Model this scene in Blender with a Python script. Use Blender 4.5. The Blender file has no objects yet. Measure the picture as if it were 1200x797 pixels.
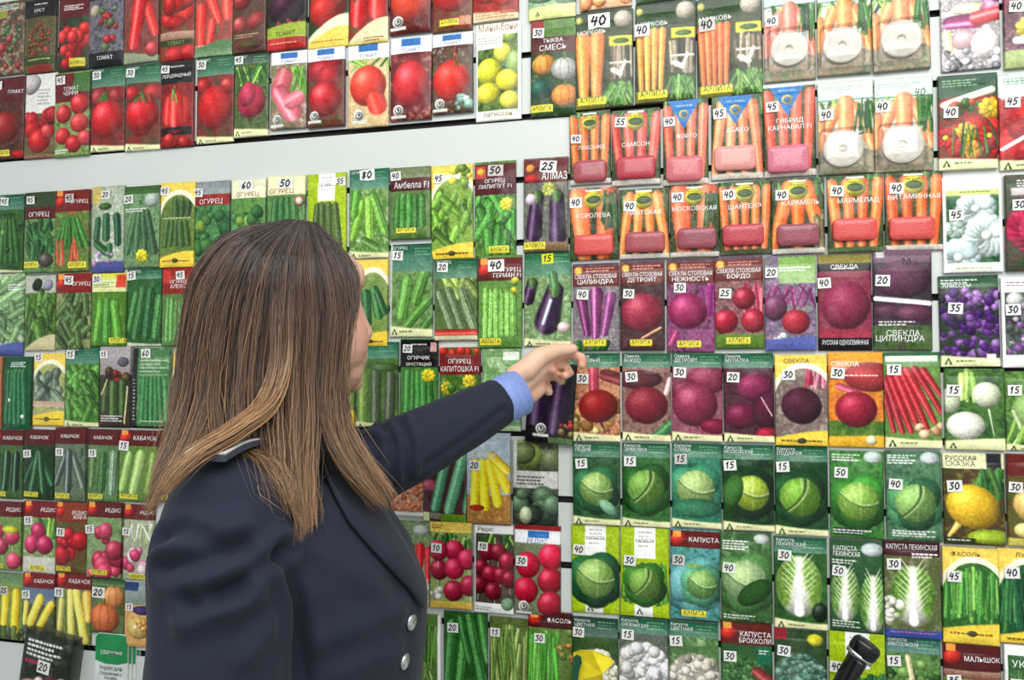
import bpy, bmesh, math, random
import numpy as np
from mathutils import Vector, Matrix, noise
from mathutils.bvhtree import BVHTree
random.seed(7); RNG = np.random.RandomState(11)
S = bpy.context.scene
COL = S.collection
S.view_settings.view_transform = 'Standard'
S.view_settings.look = 'None'; S.view_settings.exposure = .1

# ---------------------------------------------------------------- camera
CAM = Vector((0, -1.30, 1.48))
YAW, PITCH, FPX = math.radians(14), math.radians(2.2), 900.0
cdir = Vector((-math.sin(YAW)*math.cos(PITCH), math.cos(YAW)*math.cos(PITCH), math.sin(PITCH)))
crt = Vector((math.cos(YAW), math.sin(YAW), 0))
cup = crt.cross(cdir)
cam = bpy.data.cameras.new('camera'); cam.sensor_width = 36; cam.lens = 36*FPX/1200
co = bpy.data.objects.new('camera', cam); COL.objects.link(co)
co.location = CAM; co.rotation_euler = (math.pi/2+PITCH, 0, YAW)
cam.clip_start = .01
S.camera = co

def ray(px, py): return cdir + crt*((px-600)/FPX) + cup*((398.5-py)/FPX)
def at(px, py, yd=0.0):
    "the point seen at a pixel, yd metres in front of the wall"
    d = ray(px, py); return CAM + d*((-yd-CAM.y)/d.y)
def hp(px, py, w, D=1.063):
    "the point seen at a pixel, w metres nearer than the head centre"
    return CAM + ray(px, py).normalized()*(D-w)

# ---------------------------------------------------------------- small helpers
def srgb(c):
    c = np.clip(np.asarray(c, dtype=np.float64), 0, 1)
    return np.where(c <= .04045, c/12.92, ((c+.055)/1.055)**2.4)
def tag(o, label=None, cat=None, group=None, kind=None):
    if label: o['label'] = label
    if cat: o['category'] = cat
    if group: o['group'] = group
    if kind: o['kind'] = kind
    return o
def link(name, me, mat=None, parent=None):
    o = bpy.data.objects.new(name, me); COL.objects.link(o)
    if mat is not None and not me.materials: me.materials.append(mat)
    if parent is not None: o.parent = parent
    return o
def empty(name, loc):
    o = bpy.data.objects.new(name, None); COL.objects.link(o); o.location = loc; o.empty_display_size = .05
    return o
def mesh(name, verts, faces, smooth=False):
    me = bpy.data.meshes.new(name); me.from_pydata([tuple(v) for v in verts], [], faces); me.update()
    if smooth: me.polygons.foreach_set('use_smooth', [True]*len(me.polygons))
    return me
def setcol(me, cols):
    a = me.color_attributes.new('Col', 'FLOAT_COLOR', 'POINT')
    c = np.ones((len(me.vertices), 4), np.float32); c[:, :3] = cols
    a.data.foreach_set('color', c.ravel())

def nodes(name):
    m = bpy.data.materials.new(name); m.use_nodes = True
    nt = m.node_tree; b = nt.nodes['Principled BSDF']
    return m, nt, b
def bump(nt, b, scale, strength, dist=.001, detail=3, stretch=None):
    tc = nt.nodes.new('ShaderNodeTexCoord'); n = nt.nodes.new('ShaderNodeTexNoise')
    n.inputs['Scale'].default_value = scale; n.inputs['Detail'].default_value = detail
    if stretch:
        mp = nt.nodes.new('ShaderNodeMapping'); mp.inputs['Scale'].default_value = stretch
        nt.links.new(tc.outputs['Object'], mp.inputs['Vector']); nt.links.new(mp.outputs['Vector'], n.inputs['Vector'])
    else: nt.links.new(tc.outputs['Object'], n.inputs['Vector'])
    bp = nt.nodes.new('ShaderNodeBump'); bp.inputs['Strength'].default_value = strength; bp.inputs['Distance'].default_value = dist
    nt.links.new(n.outputs['Fac'], bp.inputs['Height']); nt.links.new(bp.outputs['Normal'], b.inputs['Normal'])
    return n
def plain(name, c, rough=.5, metal=0, noise_amt=.06, scale=40, bmp=0, coat=0, spec=.5):
    m, nt, b = nodes(name)
    c = np.array(c)/255
    tc = nt.nodes.new('ShaderNodeTexCoord'); n = nt.nodes.new('ShaderNodeTexNoise'); n.inputs['Scale'].default_value = scale
    r = nt.nodes.new('ShaderNodeValToRGB')
    r.color_ramp.elements[0].position = .3; r.color_ramp.elements[1].position = .7
    r.color_ramp.elements[0].color = (*srgb(c*(1-noise_amt)), 1); r.color_ramp.elements[1].color = (*srgb(c*(1+noise_amt)), 1)
    nt.links.new(tc.outputs['Object'], n.inputs['Vector']); nt.links.new(n.outputs['Fac'], r.inputs['Fac']); nt.links.new(r.outputs['Color'], b.inputs['Base Color'])
    b.inputs['Roughness'].default_value = rough; b.inputs['Metallic'].default_value = metal; b.inputs['Coat Weight'].default_value = coat
    b.inputs['Specular IOR Level'].default_value = spec
    if bmp:
        bp = nt.nodes.new('ShaderNodeBump'); bp.inputs['Strength'].default_value = bmp; bp.inputs['Distance'].default_value = .001
        nt.links.new(n.outputs['Fac'], bp.inputs['Height']); nt.links.new(bp.outputs['Normal'], b.inputs['Normal'])
    return m
def attrmat(name, rough, spec=.5, coat=0, bscale=0, bstr=0, bdist=.001, stretch=None):
    m, nt, b = nodes(name)
    a = nt.nodes.new('ShaderNodeVertexColor'); a.layer_name = 'Col'
    nt.links.new(a.outputs['Color'], b.inputs['Base Color'])
    b.inputs['Roughness'].default_value = rough; b.inputs['Specular IOR Level'].default_value = spec; b.inputs['Coat Weight'].default_value = coat
    if bscale: bump(nt, b, bscale, bstr, bdist, stretch=stretch)
    return m
M_PACK = attrmat('printed_plastic_film', .3, .36, 0, 34, .55, .003)
M_PAPER = attrmat('sticker_paper', .65, .3)
M_WALL = plain('white_slatwall_laminate', (208, 214, 209), .45, 0, .012, 3)
M_SLOT = plain('dark_slot', (38, 34, 32), .6)

# ---------------------------------------------------------------- packet artwork (procedural print, drawn per vertex)
R=(190,28,28); DR=(120,18,24); BR=(112,32,28); PK=(205,55,85); MA=(150,35,70); GR=(62,128,52); DG=(22,62,38); MG=(40,96,52)
LG=(140,196,84); PG=(190,218,160); CR=(232,230,178); YE=(244,214,58); LI=(178,212,14); WH=(238,238,236); BK=(28,28,30)
OR=(234,112,44); DO=(190,70,30); PU=(74,28,72); DP=(54,32,64); BE=(128,30,58); BL=(44,112,184); SG=(20,98,66); GY=(150,152,150)
BN=(92,72,48); TE=(60,130,110); PI=(222,130,140); SK=(226,196,150)
def c3(c): return np.array(c, dtype=np.float32)/255
class Art:
    def __init__(s, w, h, ru, seed):
        s.ru = ru; s.asp = h/w; s.rv = int(round(ru*s.asp/2)*2)
        s.rng = np.random.RandomState(seed)
        s.U, s.V = np.meshgrid((np.arange(s.ru)+.5)/s.ru, (np.arange(s.rv)+.5)/s.rv)
        s.I = np.zeros((s.rv, s.ru, 3), np.float32)+.5
        s.texts = []
    def sl(s, u0, u1, v0, v1):
        a = max(0, int(u0*s.ru)); b = min(s.ru, int(u1*s.ru)+2); c = max(0, int(v0*s.rv)); d = min(s.rv, int(v1*s.rv)+2)
        if a >= b or c >= d: return None
        return slice(c, d), slice(a, b)
    def vn(s, sc):
        nx = max(2, int(sc)+2); ny = max(2, int(sc*s.asp)+2)
        g = s.rng.rand(ny, nx).astype(np.float32)
        x = s.U*(nx-1.001); y = s.V*(ny-1.001); xi = x.astype(int); yi = y.astype(int); fx = x-xi; fy = y-yi
        fx = fx*fx*(3-2*fx); fy = fy*fy*(3-2*fy)
        return (g[yi, xi]*(1-fx)+g[yi, xi+1]*fx)*(1-fy)+(g[yi+1, xi]*(1-fx)+g[yi+1, xi+1]*fx)*fy
    def put(s, q, m, c):
        m = m[..., None]; s.I[q] = s.I[q]*(1-m)+c*m
    def bg(s, *cs, sc=7, v0=0, v1=1, u0=0, u1=1):
        n = .6*s.vn(sc)+.4*s.vn(sc*3); n = (n-n.min())/(np.ptp(n)+1e-6)*(len(cs)-1)
        i = np.clip(n.astype(int), 0, max(0, len(cs)-2)); f = (n-i)[..., None]
        A = c3(cs)
        o = A[i]*(1-f)+A[np.minimum(i+1, len(cs)-1)]*f
        q = s.sl(u0, u1, v0, v1)
        if q: s.I[q] = o[q]
    def G(s, v0, v1, a, b, u0=0, u1=1):
        q = s.sl(u0, u1, v0, v1)
        if q is None: return
        t = np.clip((s.V[q]-v0)/(v1-v0), 0, 1)[..., None]
        m = ((s.V[q] <= v1) & (s.U[q] <= u1)).astype(np.float32)
        s.put(q, m, c3(a)*(1-t)+c3(b)*t)
    def B(s, u0, v0, u1, v1, c): s.G(v0, v1, c, c, u0, u1)
    def E(s, cx, cy, rx, ry, c, rot=0, hl=.35, rough=0):
        R_ = max(rx, ry); q = s.sl(cx-R_, cx+R_, cy-R_/s.asp, cy+R_/s.asp)
        if q is None: return
        x = s.U[q]-cx; y = (s.V[q]-cy)*s.asp; cs, sn = math.cos(rot), math.sin(rot)
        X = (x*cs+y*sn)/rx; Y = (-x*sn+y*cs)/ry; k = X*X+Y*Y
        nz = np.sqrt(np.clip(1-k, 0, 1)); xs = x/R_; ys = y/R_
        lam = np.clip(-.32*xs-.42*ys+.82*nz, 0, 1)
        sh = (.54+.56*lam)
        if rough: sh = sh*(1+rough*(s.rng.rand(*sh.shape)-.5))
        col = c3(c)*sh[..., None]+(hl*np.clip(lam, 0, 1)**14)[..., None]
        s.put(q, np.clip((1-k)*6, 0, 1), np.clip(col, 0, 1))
    def C(s, x0, y0, x1, y1, r, c, r1=None, bp=0, hl=.2, sd=.35):
        r1 = r if r1 is None else r1; m = max(r, r1)
        q = s.sl(min(x0, x1)-m, max(x0, x1)+m, min(y0, y1)-m/s.asp, max(y0, y1)+m/s.asp)
        if q is None: return
        x = s.U[q]-x0; y = (s.V[q]-y0)*s.asp; dx = x1-x0; dy = (y1-y0)*s.asp; L2 = dx*dx+dy*dy+1e-9
        t = np.clip((x*dx+y*dy)/L2, 0, 1); ex = x-dx*t; ey = y-dy*t
        rr = r+(r1-r)*t; d = np.sqrt(ex*ex+ey*ey)/rr
        side = (ex*dy-ey*dx)/(math.sqrt(L2)*rr)*(-1 if dy < 0 else 1)
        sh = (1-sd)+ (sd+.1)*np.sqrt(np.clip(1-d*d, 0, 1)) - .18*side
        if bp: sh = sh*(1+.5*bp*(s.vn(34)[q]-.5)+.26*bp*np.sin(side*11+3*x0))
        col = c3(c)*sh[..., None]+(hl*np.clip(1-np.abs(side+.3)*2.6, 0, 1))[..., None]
        s.put(q, np.clip((1-d)*5, 0, 1), np.clip(col, 0, 1))
    def N(s, n, u0, v0, u1, v1, r, cs, hl=.25, var=.4, rough=0, disk=0):
        for k in range(n):
            c = cs[s.rng.randint(len(cs))]
            f = 1+var*(s.rng.rand()-.5)*2; rr = r*f
            if disk:
                a = s.rng.rand()*6.283; t = math.sqrt(s.rng.rand()); u = (u0+u1)/2+(u1-u0)/2*t*math.cos(a); v = (v0+v1)/2+(v1-v0)/2*t*math.sin(a)
            else: u = u0+(u1-u0)*s.rng.rand(); v = v0+(v1-v0)*s.rng.rand()
            s.E(u, v, rr, rr*(.85+.3*s.rng.rand()), np.array(c)*(.85+.3*s.rng.rand()), s.rng.rand()*3, hl, rough)
    def S(s, n, u0, v0, u1, v1, w, cs, dx=.1, hl=.1):
        for k in range(n):
            c = cs[s.rng.randint(len(cs))]; u = u0+(u1-u0)*s.rng.rand()
            a = v0+(v1-v0)*.25*s.rng.rand(); b = v1-(v1-v0)*.25*s.rng.rand()
            s.C(u, a, u+dx*(s.rng.rand()*2-1), b, w*(.7+.6*s.rng.rand()), np.array(c)*(.8+.4*s.rng.rand()), hl=hl)
    def L(s, u, v, w, n=2, c=WH, st=.028, h=.011):
        for k in range(n):
            x = u
            while x < u+w*(1-.25*(k % 2)):
                l = .03+.05*s.rng.rand(); s.B(x, v+k*st, min(x+l, u+w), v+k*st+h, c); x += l+.02
    def T(s, t, u, v, h, c=WH, al='c', mw=.92):
        if t: s.texts.append((t, u, v, h, c, al, mw))
    def curve(s, v, amp, c, c2=None):
        "footer whose upper edge curves (amp>0: higher on the left)"
        e = v+amp*np.sin(s.U*3.14*.5)*1.0
        m = np.clip((s.V-e)*60, 0, 1); t = np.clip((s.V-v)/(1-v), 0, 1)[..., None]
        s.I[:] = s.I*(1-m[..., None])+(c3(c)*(1-t)+c3(c2 or c)*t)*m[..., None]
    def tri(s, u, v, z=.08, c=MG):
        q = s.sl(u-z, u+z, v-z/s.asp, v+z/s.asp)
        if q is None: return
        y = ((s.V[q]-v)*s.asp/z+1)/2; x = np.abs(s.U[q]-u)/z
        s.put(q, ((y > 0) & (y < 1) & (x < y) & ((x > y*.35) | (y < .45))).astype(np.float32), c3(c))
    # ---- house styles
    def sib(s, t1, t2='', foot=.89, h=.2, c=SG):
        s.G(0, h, c, tuple(int(x*.55+.45*200) for x in c)); s.L(.56, .045, .36, 3, (110, 170, 140), .032, .008)
        s.T(t1, .05, .05, .062, WH, 'l', .45); s.T(t2, .05, .098, .068, WH, 'l', .55) if t2 else None
        if foot < 1: s.foot(foot)
    def foot(s, v=.89, c=CR):
        s.curve(v, .035, c, tuple(min(255, x+8) for x in c)); s.tri(.13, v+.07, .07); s.L(.26, v+.065, .3, 1, (120, 150, 90), .03, .014)
    def ael(s, t1, t2='', v0=.03, v1=.24, tagat=(.28, .9), c=BR, icon=1, top=None):
        if top is not None: s.bg(*top, v1=v0+.02)
        s.G(v0, v1, c, tuple(int(x*.9) for x in c))
        if icon == 1:
            s.E(.16, (v0+v1)/2, .17, .14, (205, 45, 35), -.5); s.B(.06, v0+.005, .22, v0+.07, (240, 160, 70))
        elif icon == 2:
            s.E(.14, v0+.05, .1, .1, (235, 150, 50)); s.B(.09, v0+.02, .19, v0+.08, (250, 190, 90)); s.L(.3, v0+.02, .6, 2, (210, 150, 140))
        vm = v0+(v1-v0)*(.6 if t2 else .62)
        s.T(t1, .98 if icon == 1 else .5, vm, .09, WH, 'r' if icon == 1 else 'c', .62 if icon == 1 else .9)
        if t2: s.T(t2, .98 if icon == 1 else .5, vm+.062, .095, WH, 'r' if icon == 1 else 'c', .62 if icon == 1 else .9)
        if tagat: s.tagl(*tagat)
    def tagl(s, u, v):
        s.B(u-.04, v-.035, u+.44, v+.035, (232, 216, 70)); s.T('АЭЛИТА', u+.2, v+.018, .085, (40, 90, 30), 'c', .42)
    def lime(s, t1, t2=''):
        s.B(0, 0, 1, 1, LI); s.B(.3, 0, .72, .34, WH); s.B(.3, .86, .66, 1, WH); s.tri(.4, .93, .07)
        s.L(.38, .05, .27, 4, GY, .05, .01); s.T(t1, .51, .16, .07, (90, 90, 90), 'c', .38)
    def gav(s, t1, foot=.84):
        "yellow packet with a white arch"
        d = np.abs(((s.U-.55)/.62)**2+((s.V-.56)/.44)**2-1)
        m = ((s.U-.55)/.62)**2+((s.V-.56)/.44)**2 > 1
        s.put((slice(None), slice(None)), (m & (s.V < .45)).astype(np.float32), c3((238, 205, 88)))
        s.put((slice(None), slice(None)), (d < .14).astype(np.float32)*(s.V < .5), c3((236, 230, 200)))
        s.T(t1, .42, .09, .085, (120, 90, 40), 'c', .7)
        s.curve(foot+.06, -.08, (240, 206, 70)); s.L(.12, foot+.095, .76, 1, (130, 100, 40), .03, .018); s.E(.5, foot+.1, .09, .06, (90, 85, 60), hl=0)
    def bluew(s, t1, v=.17):
        s.B(0, 0, 1, v, (232, 236, 240)); s.B(.26, .02, .72, v*.55, BL); s.B(.06, .03, .2, v*.55, (235, 235, 235)); s.T(t1, .5, v-.015, .085, (70, 110, 160), 'c', .9)
    def badge(s, u=.22, v=.87, z=.13):
        s.B(u-z*1.4, v+z*.9/s.asp, u+z*1.4, v+z*1.35/s.asp, (220, 220, 215)); s.E(u, v, z, z, (250, 250, 246), hl=0); s.E(u, v, z*.7, z*.7, (110, 110, 105), hl=0); s.E(u, v, z*.5, z*.5, (245, 245, 240), hl=0)
        s.E(u, v-.008, z*.25, z*.3, (90, 90, 85), hl=0)
    def black(s, t1, t2='', v0=0, v1=.22): s.B(0, v0, 1, v1, BK); s.L(.3, v0+.05, .4, 1, WH); s.T(t1, .5, v0+(v1-v0)*.72, .09, WH, 'c', .86); s.T(t2, .5, v0+(v1-v0)*.95, .075, WH, 'c', .8) if t2 else None
    # ---- vegetables
    def cuc(s, n, c=GR, v0=.34, v1=.84, r=.085, fan=.06, u0=.14, u1=.86, bp=.5, hl=.14, tip=None):
        for k in range(n):
            t = (k+.5)/n; u = u0+(u1-u0)*t; f = (t-.5)*2*fan; r_ = max(r, .58*(u1-u0)/n)
            cc = np.array(c)*(.85+.3*s.rng.rand()); j = .03*s.rng.rand()
            s.C(u-f+(j-.015)*2, v0+j, u+f, v1-j, r_*.85, cc, r_, bp, hl, .55)
            s.C(u-f, v0+j-.03, u-f, v0+j, .018, (110, 150, 60), hl=0)
    def pile(s, n, c=GR, v0=.32, v1=.85, r=.07, l=.16, bp=.5, u0=.12, u1=.88, tilt=.1, hl=.15):
        n = int(n*1.5)
        for k in range(n):
            u = u0+(u1-u0)*s.rng.rand(); v = v0+(v1-v0)*(k+.5)/n; a = (s.rng.rand()-.5)*tilt*4
            s.C(u-a*.5, v-l*.5, u+a*.5, v+l*.5, r*1.25, np.array(c)*(.7+.55*s.rng.rand()), None, bp, hl, .55)
    def car(s, n, c=OR, v0=.25, v1=.9, r=.1, fan=.03, u0=.1, u1=.9, hl=.18):
        for k in range(n):
            t = (k+.5)/n; u = u0+(u1-u0)*t; f = (t-.5)*2*fan
            s.C(u+f, v0, u-f, v1, r, np.array(c)*(.88+.24*s.rng.rand()), r*.62, .18, hl)
    def cab(s, cx=.5, cy=.56, r=.4, c1=(34, 92, 52), c2=LG, fold=0, ry=None):
        ry = ry or r
        for a in (2.4, .6, 3.6, 5.4, 1.5):
            s.E(cx+r*.46*math.cos(a), cy+r*.4*math.sin(a)/s.asp*1.2, r*.82, ry*.78, np.array(c1)*(.8+.5*s.rng.rand()), a, .08, .15)
        hx, hy, hr = cx, cy-.005, r*.86
        s.E(hx, hy, hr, hr*ry/r, c2, 0, .18)
        q = s.sl(hx-hr, hx+hr, hy-hr/s.asp, hy+hr/s.asp)
        x = (s.U[q]-hx)/hr; y = (s.V[q]-hy)*s.asp/hr; ins = np.clip((1-x*x-y*y)*6, 0, 1)
        ang = np.arctan2(x-.1, 1.25-y); rad = np.hypot(x-.1, 1.25-y)
        vein = np.exp(-((np.abs(((ang*5.2+.18*np.sin(rad*7)) % 1)-.5)-.5)/.07)**2)*.55+np.exp(-(ang/.05)**2)*.6
        s.put(q, np.clip(vein*ins*.62, 0, 1), c3((226, 242, 176)))
        if fold:
            e = x*.75+y*.4*fold-.05+.35*(y+.1)**2
            s.put(q, np.clip(e*8, 0, 1)*ins*.55, c3(np.array(c2)*.55)); s.put(q, np.exp(-(e/.05)**2)*ins*.8, c3((26, 64, 34)))
            s.put(q, np.exp(-((e-.09)/.05)**2)*ins*.6, c3((214, 236, 170)))
        else:
            e = y-.12+.45*x*x-.3*x
            s.put(q, np.clip(e*8, 0, 1)*ins*.32, c3(np.array(c2)*.55)); s.put(q, np.exp(-(e/.045)**2)*ins*.55, c3((236, 246, 206))); s.put(q, np.exp(-((e-.09)/.06)**2)*ins*.5, c3((40, 84, 44)))
            s.put(q, np.exp(-((x+.25)**2+(y+.35)**2)/.16)*ins*.5, c3((222, 238, 168)))
    def china(s, cx=.5, cy=.58, rx=.36, ry=.62, c=LG):
        s.E(cx, cy, rx, ry, (240, 244, 232), 0, .05); q = s.sl(cx-rx, cx+rx, cy-ry/s.asp, cy+ry/s.asp)
        x = (s.U[q]-cx)/rx; y = (s.V[q]-cy)*s.asp/ry; ins = np.clip((1-x*x-y*y)*8, 0, 1)
        leaf = np.clip((np.abs(x)-.08-.3*np.clip(y+.35, 0, 2)-.1*(s.vn(14)[q]-.5))*5, 0, 1)*ins*np.clip((.9-y)*2.5, 0, 1)
        n = .6*s.vn(20)[q]+.4*s.vn(40)[q]; col = c3(np.array(c)*.72)*(1-n[..., None])+c3(np.minimum(255, np.array(c)*1.3))*n[..., None]
        s.put(q, leaf.astype(np.float32), col*(1-.35*(x*x)[..., None]))
        for sg in (-1, 1):
            for k in range(8):
                v0 = cy+ry/s.asp*(.55-.19*k); s.C(cx+sg*rx*.1, v0, cx+sg*rx*(.78-.06*abs(k-3)), v0-ry/s.asp*.42, .014, (226, 240, 200), .004, hl=0, sd=.05)
        s.C(cx, cy+ry/s.asp*.8, cx, cy-ry/s.asp*.5, rx*.24, (246, 248, 242), rx*.05, hl=0, sd=.08)
    def beet(s, cx, cy, r, c=BE, ry=None, tail=1, rot=0):
        if tail: s.C(cx, cy+(ry or r)/s.asp*.9, cx+.06, cy+(ry or r)/s.asp*1.35, .03, np.array(c)*.8, .006)
        s.E(cx, cy, r, ry or r, c, rot, .3, .08)
    def rad(s, pts, r, c=PK):
        for (u, v) in pts:
            s.C(u, v, u+.05*(s.rng.rand()-.5)*2, v+(r*1.7)/s.asp, .012, WH, .004); s.E(u, v, r, r*1.02, np.array(c)*(.85+.3*s.rng.rand()), 0, .4)
    def tops(s, v0=.2, v1=.42, n=16, cs=(GR, LG, MG)): s.S(n, .05, v0, .95, v1, .03, cs, .15)
    def flow(s, u, v, r, c, cc=YE, n=9):
        for k in range(n):
            a = k*6.283/n; s.E(u+r*.55*math.cos(a), v+r*.55*math.sin(a)/s.asp, r*.5, r*.34, np.array(c)*(.85+.3*s.rng.rand()), a, .08)
        s.E(u, v, r*.25, r*.25, cc, 0, .1)
    def curd(s, cx, cy, r, cs, n=110, k=.1):
        s.E(cx, cy, r, r, np.array(cs[0])*.75, hl=0); s.N(n, cx-r*.85, cy-r*.85/s.asp, cx+r*.85, cy+r*.85/s.asp, r*k*1.4, cs, .06, .5, .1, 1)
    def egg(s, x0, y0, x1, y1, r, r1): s.C(x0, y0, x1, y1, r, DP, r1, 0, .3, .5); s.C(x0, y0-.02, x0, y0+.03, r*.75, (70, 110, 60), r*.5)
    def pump(s, cx, cy, r, c=OR, ry=None, n=5):
        ry = ry or r*.85; s.E(cx, cy, r, ry, c, 0, .15)
        q = s.sl(cx-r, cx+r, cy-ry/s.asp, cy+ry/s.asp); x = (s.U[q]-cx)/r; y = (s.V[q]-cy)*s.asp/ry; ins = np.clip((1-x*x-y*y)*6, 0, 1)
        g = x/np.sqrt(np.clip(1-y*y, .03, 1)); rib = np.exp(-((np.abs((np.arcsin(np.clip(g, -1, 1))*n/3.1+.5) % 1-.5)-.5)/.09)**2)
        s.I[q] *= (1-.22*rib*ins)[..., None]
        s.C(cx, cy-ry/s.asp*.9, cx+.03, cy-ry/s.asp*1.2, .03, (90, 110, 60), hl=0)

# digits drawn by hand with a felt pen
DIG = {'0': [[(.5, 0), (.15, .25), (.1, .65), (.35, 1), (.75, .85), (.9, .4), (.5, 0)]], '1': [[(.25, .3), (.6, 0), (.5, 1)]],
 '2': [[(.1, .25), (.45, 0), (.8, .2), (.6, .55), (.1, 1), (.9, .95)]], '3': [[(.15, .1), (.8, .02), (.4, .42), (.85, .62), (.6, .95), (.1, .95)]],
 '4': [[(.3, 0), (.1, .55), (.85, .5)], [(.75, .1), (.6, 1)]], '5': [[(.85, 0), (.3, .02), (.2, .42), (.7, .45), (.75, .8), (.4, 1), (.08, .9)]],
 '6': [[(.7, 0), (.25, .4), (.15, .8), (.5, 1), (.8, .75), (.5, .52), (.2, .7)]], '8': [[(.7, .1), (.3, .05), (.3, .35), (.75, .7), (.5, 1), (.2, .8), (.7, .3), (.7, .1)]],
 '-': [[(0, .5), (.9, .45)]], '=': [[(0, .35), (.9, .3)], [(0, .65), (.9, .6)]]}
def pen(text, x, z, h, wd, lw):
    "pen strokes as flat ribbons in the xz plane; returns verts, faces"
    V, F = [], []
    for i, ch in enumerate(text):
        for st in DIG.get(ch, []):
            P = [(x+i*wd*1.15+(p[0]+.22*(1-p[1]))*wd, z-p[1]*h) for p in st]
            for a, b in zip(P, P[1:]):
                dx, dz = b[0]-a[0], b[1]-a[1]; l = math.hypot(dx, dz)+1e-9; nx, nz = -dz/l*lw, dx/l*lw; ex, ez = dx/l*lw*.7, dz/l*lw*.7
                k = len(V); V += [(a[0]-ex+nx, a[1]-ez+nz), (a[0]-ex-nx, a[1]-ez-nz), (b[0]+ex-nx, b[1]+ez-nz), (b[0]+ex+nx, b[1]+ez+nz)]; F.append((k, k+1, k+2, k+3))
    return V, F
_tc = {}
def tmesh(t):
    if t not in _tc:
        c = bpy.data.curves.new('lettering', 'FONT'); c.body = t; c.resolution_u = 1
        o = bpy.data.objects.new('lettering', c); COL.objects.link(o); bpy.context.view_layer.update()
        me = bpy.data.meshes.new_from_object(o.evaluated_get(bpy.context.evaluated_depsgraph_get()))
        me.calc_loop_triangles()
        V = np.array([v.co[:2] for v in me.vertices]).reshape(-1, 2); T = np.array([tuple(l.vertices) for l in me.loop_triangles], dtype=np.int64).reshape(-1, 3)
        bpy.data.objects.remove(o); bpy.data.curves.remove(c); bpy.data.meshes.remove(me)
        V = V/.70; V[:, 0] -= V[:, 0].min()
        _tc[t] = (V, T)
    return _tc[t]
_grid = {}
def gridfaces(nu, nv):
    if (nu, nv) not in _grid:
        i = np.arange((nu-1)*(nv-1)); r = i//(nu-1); c = i % (nu-1); a = r*nu+c
        q = np.stack([a, a+nu, a+nu+1, a+1], 1)
        per = list(range(nu))+[k*nu+nu-1 for k in range(1, nv)]+[(nv-1)*nu+k for k in range(nu-2, -1, -1)]+[k*nu for k in range(nv-2, 0, -1)]
        per = np.array(per); n = len(per); b = nu*nv+np.arange(n); j = (np.arange(n)+1) % n
        sk = np.stack([per, per[j], b[j], b], 1)
        _grid[(nu, nv)] = (np.concatenate([q, sk]), per)
    return _grid[(nu, nv)]
def build_packet(name, w, h, off, art, bulge=.0045, wr=.0007, seed=0, edge=None):
    nu = art.ru//2; nv = art.rv//2
    I = art.I.reshape(nv, 2, nu, 2, 3).mean((1, 3))
    u = np.linspace(0, 1, nu); v = np.linspace(0, 1, nv); U, V = np.meshgrid(u, v)
    rs = np.random.RandomState(seed)
    ph = rs.rand(6)*6.28
    def surf(U, V):
        e = np.clip(np.sin(np.pi*np.clip(U, 0, 1)), 0, 1)**.55*np.clip(np.clip((V-.1)/.14, 0, 1)*np.clip((1-V)/.07, 0, 1), 0, 1)**.6
        return off+bulge*e+wr*(np.sin(9*U+4*V+ph[0])*np.sin(7*V+ph[1])+.7*np.sin(17*V-6*U+ph[2])*np.sin(11*U+ph[3]))*np.clip(e+.3, 0, 1)
    Y = -surf(U, V)
    P = np.stack([(U-.5)*w, Y, (1-V)*h], -1).reshape(-1, 3)
    q, per = gridfaces(nu, nv)
    bk = P[per].copy(); bk[:, 1] = -.0008
    lin = srgb(I).reshape(-1, 3)
    sidec = lin[per]*.6+.12
    verts = [P, bk]; cols = [lin, sidec]; tris = []
    nb = len(P)+len(bk)
    for (t, tu, tv, th, tcx, al, mw) in art.texts:
        tV, tT = tmesh(t)
        if not len(tT): continue
        wd = tV[:, 0].max()*th; k = min(1, mw/max(wd, 1e-6)); X = tV[:, 0]*th*k
        x0 = tu if al == 'l' else tu-wd*k if al == 'r' else tu-wd*k/2
        uu = np.clip(x0+X, .005, .995); vv = np.clip(tv-tV[:, 1]*th/art.asp, .002, .998)
        yy = -(surf(uu, vv)+.0005)
        verts.append(np.stack([(uu-.5)*w, yy, (1-vv)*h], -1)); cols.append(np.tile(srgb(c3(tcx)), (len(uu), 1))); tris.append(tT+nb); nb += len(uu)
    VV = np.concatenate(verts); CC = np.concatenate(cols); T = np.concatenate(tris) if tris else np.zeros((0, 3), np.int64)
    me = bpy.data.meshes.new(name)
    me.vertices.add(len(VV)); me.vertices.foreach_set('co', VV.astype(np.float32).ravel())
    nl = q.size+T.size; me.loops.add(nl); me.loops.foreach_set('vertex_index', np.concatenate([q.ravel(), T.ravel()]).astype(np.int32))
    me.polygons.add(len(q)+len(T))
    me.polygons.foreach_set('loop_start', np.concatenate([np.arange(len(q))*4, q.size+np.arange(len(T))*3]).astype(np.int32))
    ng = (nu-1)*(nv-1); sm = np.zeros(len(q)+len(T), bool); sm[:ng] = True
    me.polygons.foreach_set('use_smooth', sm)
    me.update(calc_edges=True); me.validate()
    setcol(me, CC)
    return me, surf
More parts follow.
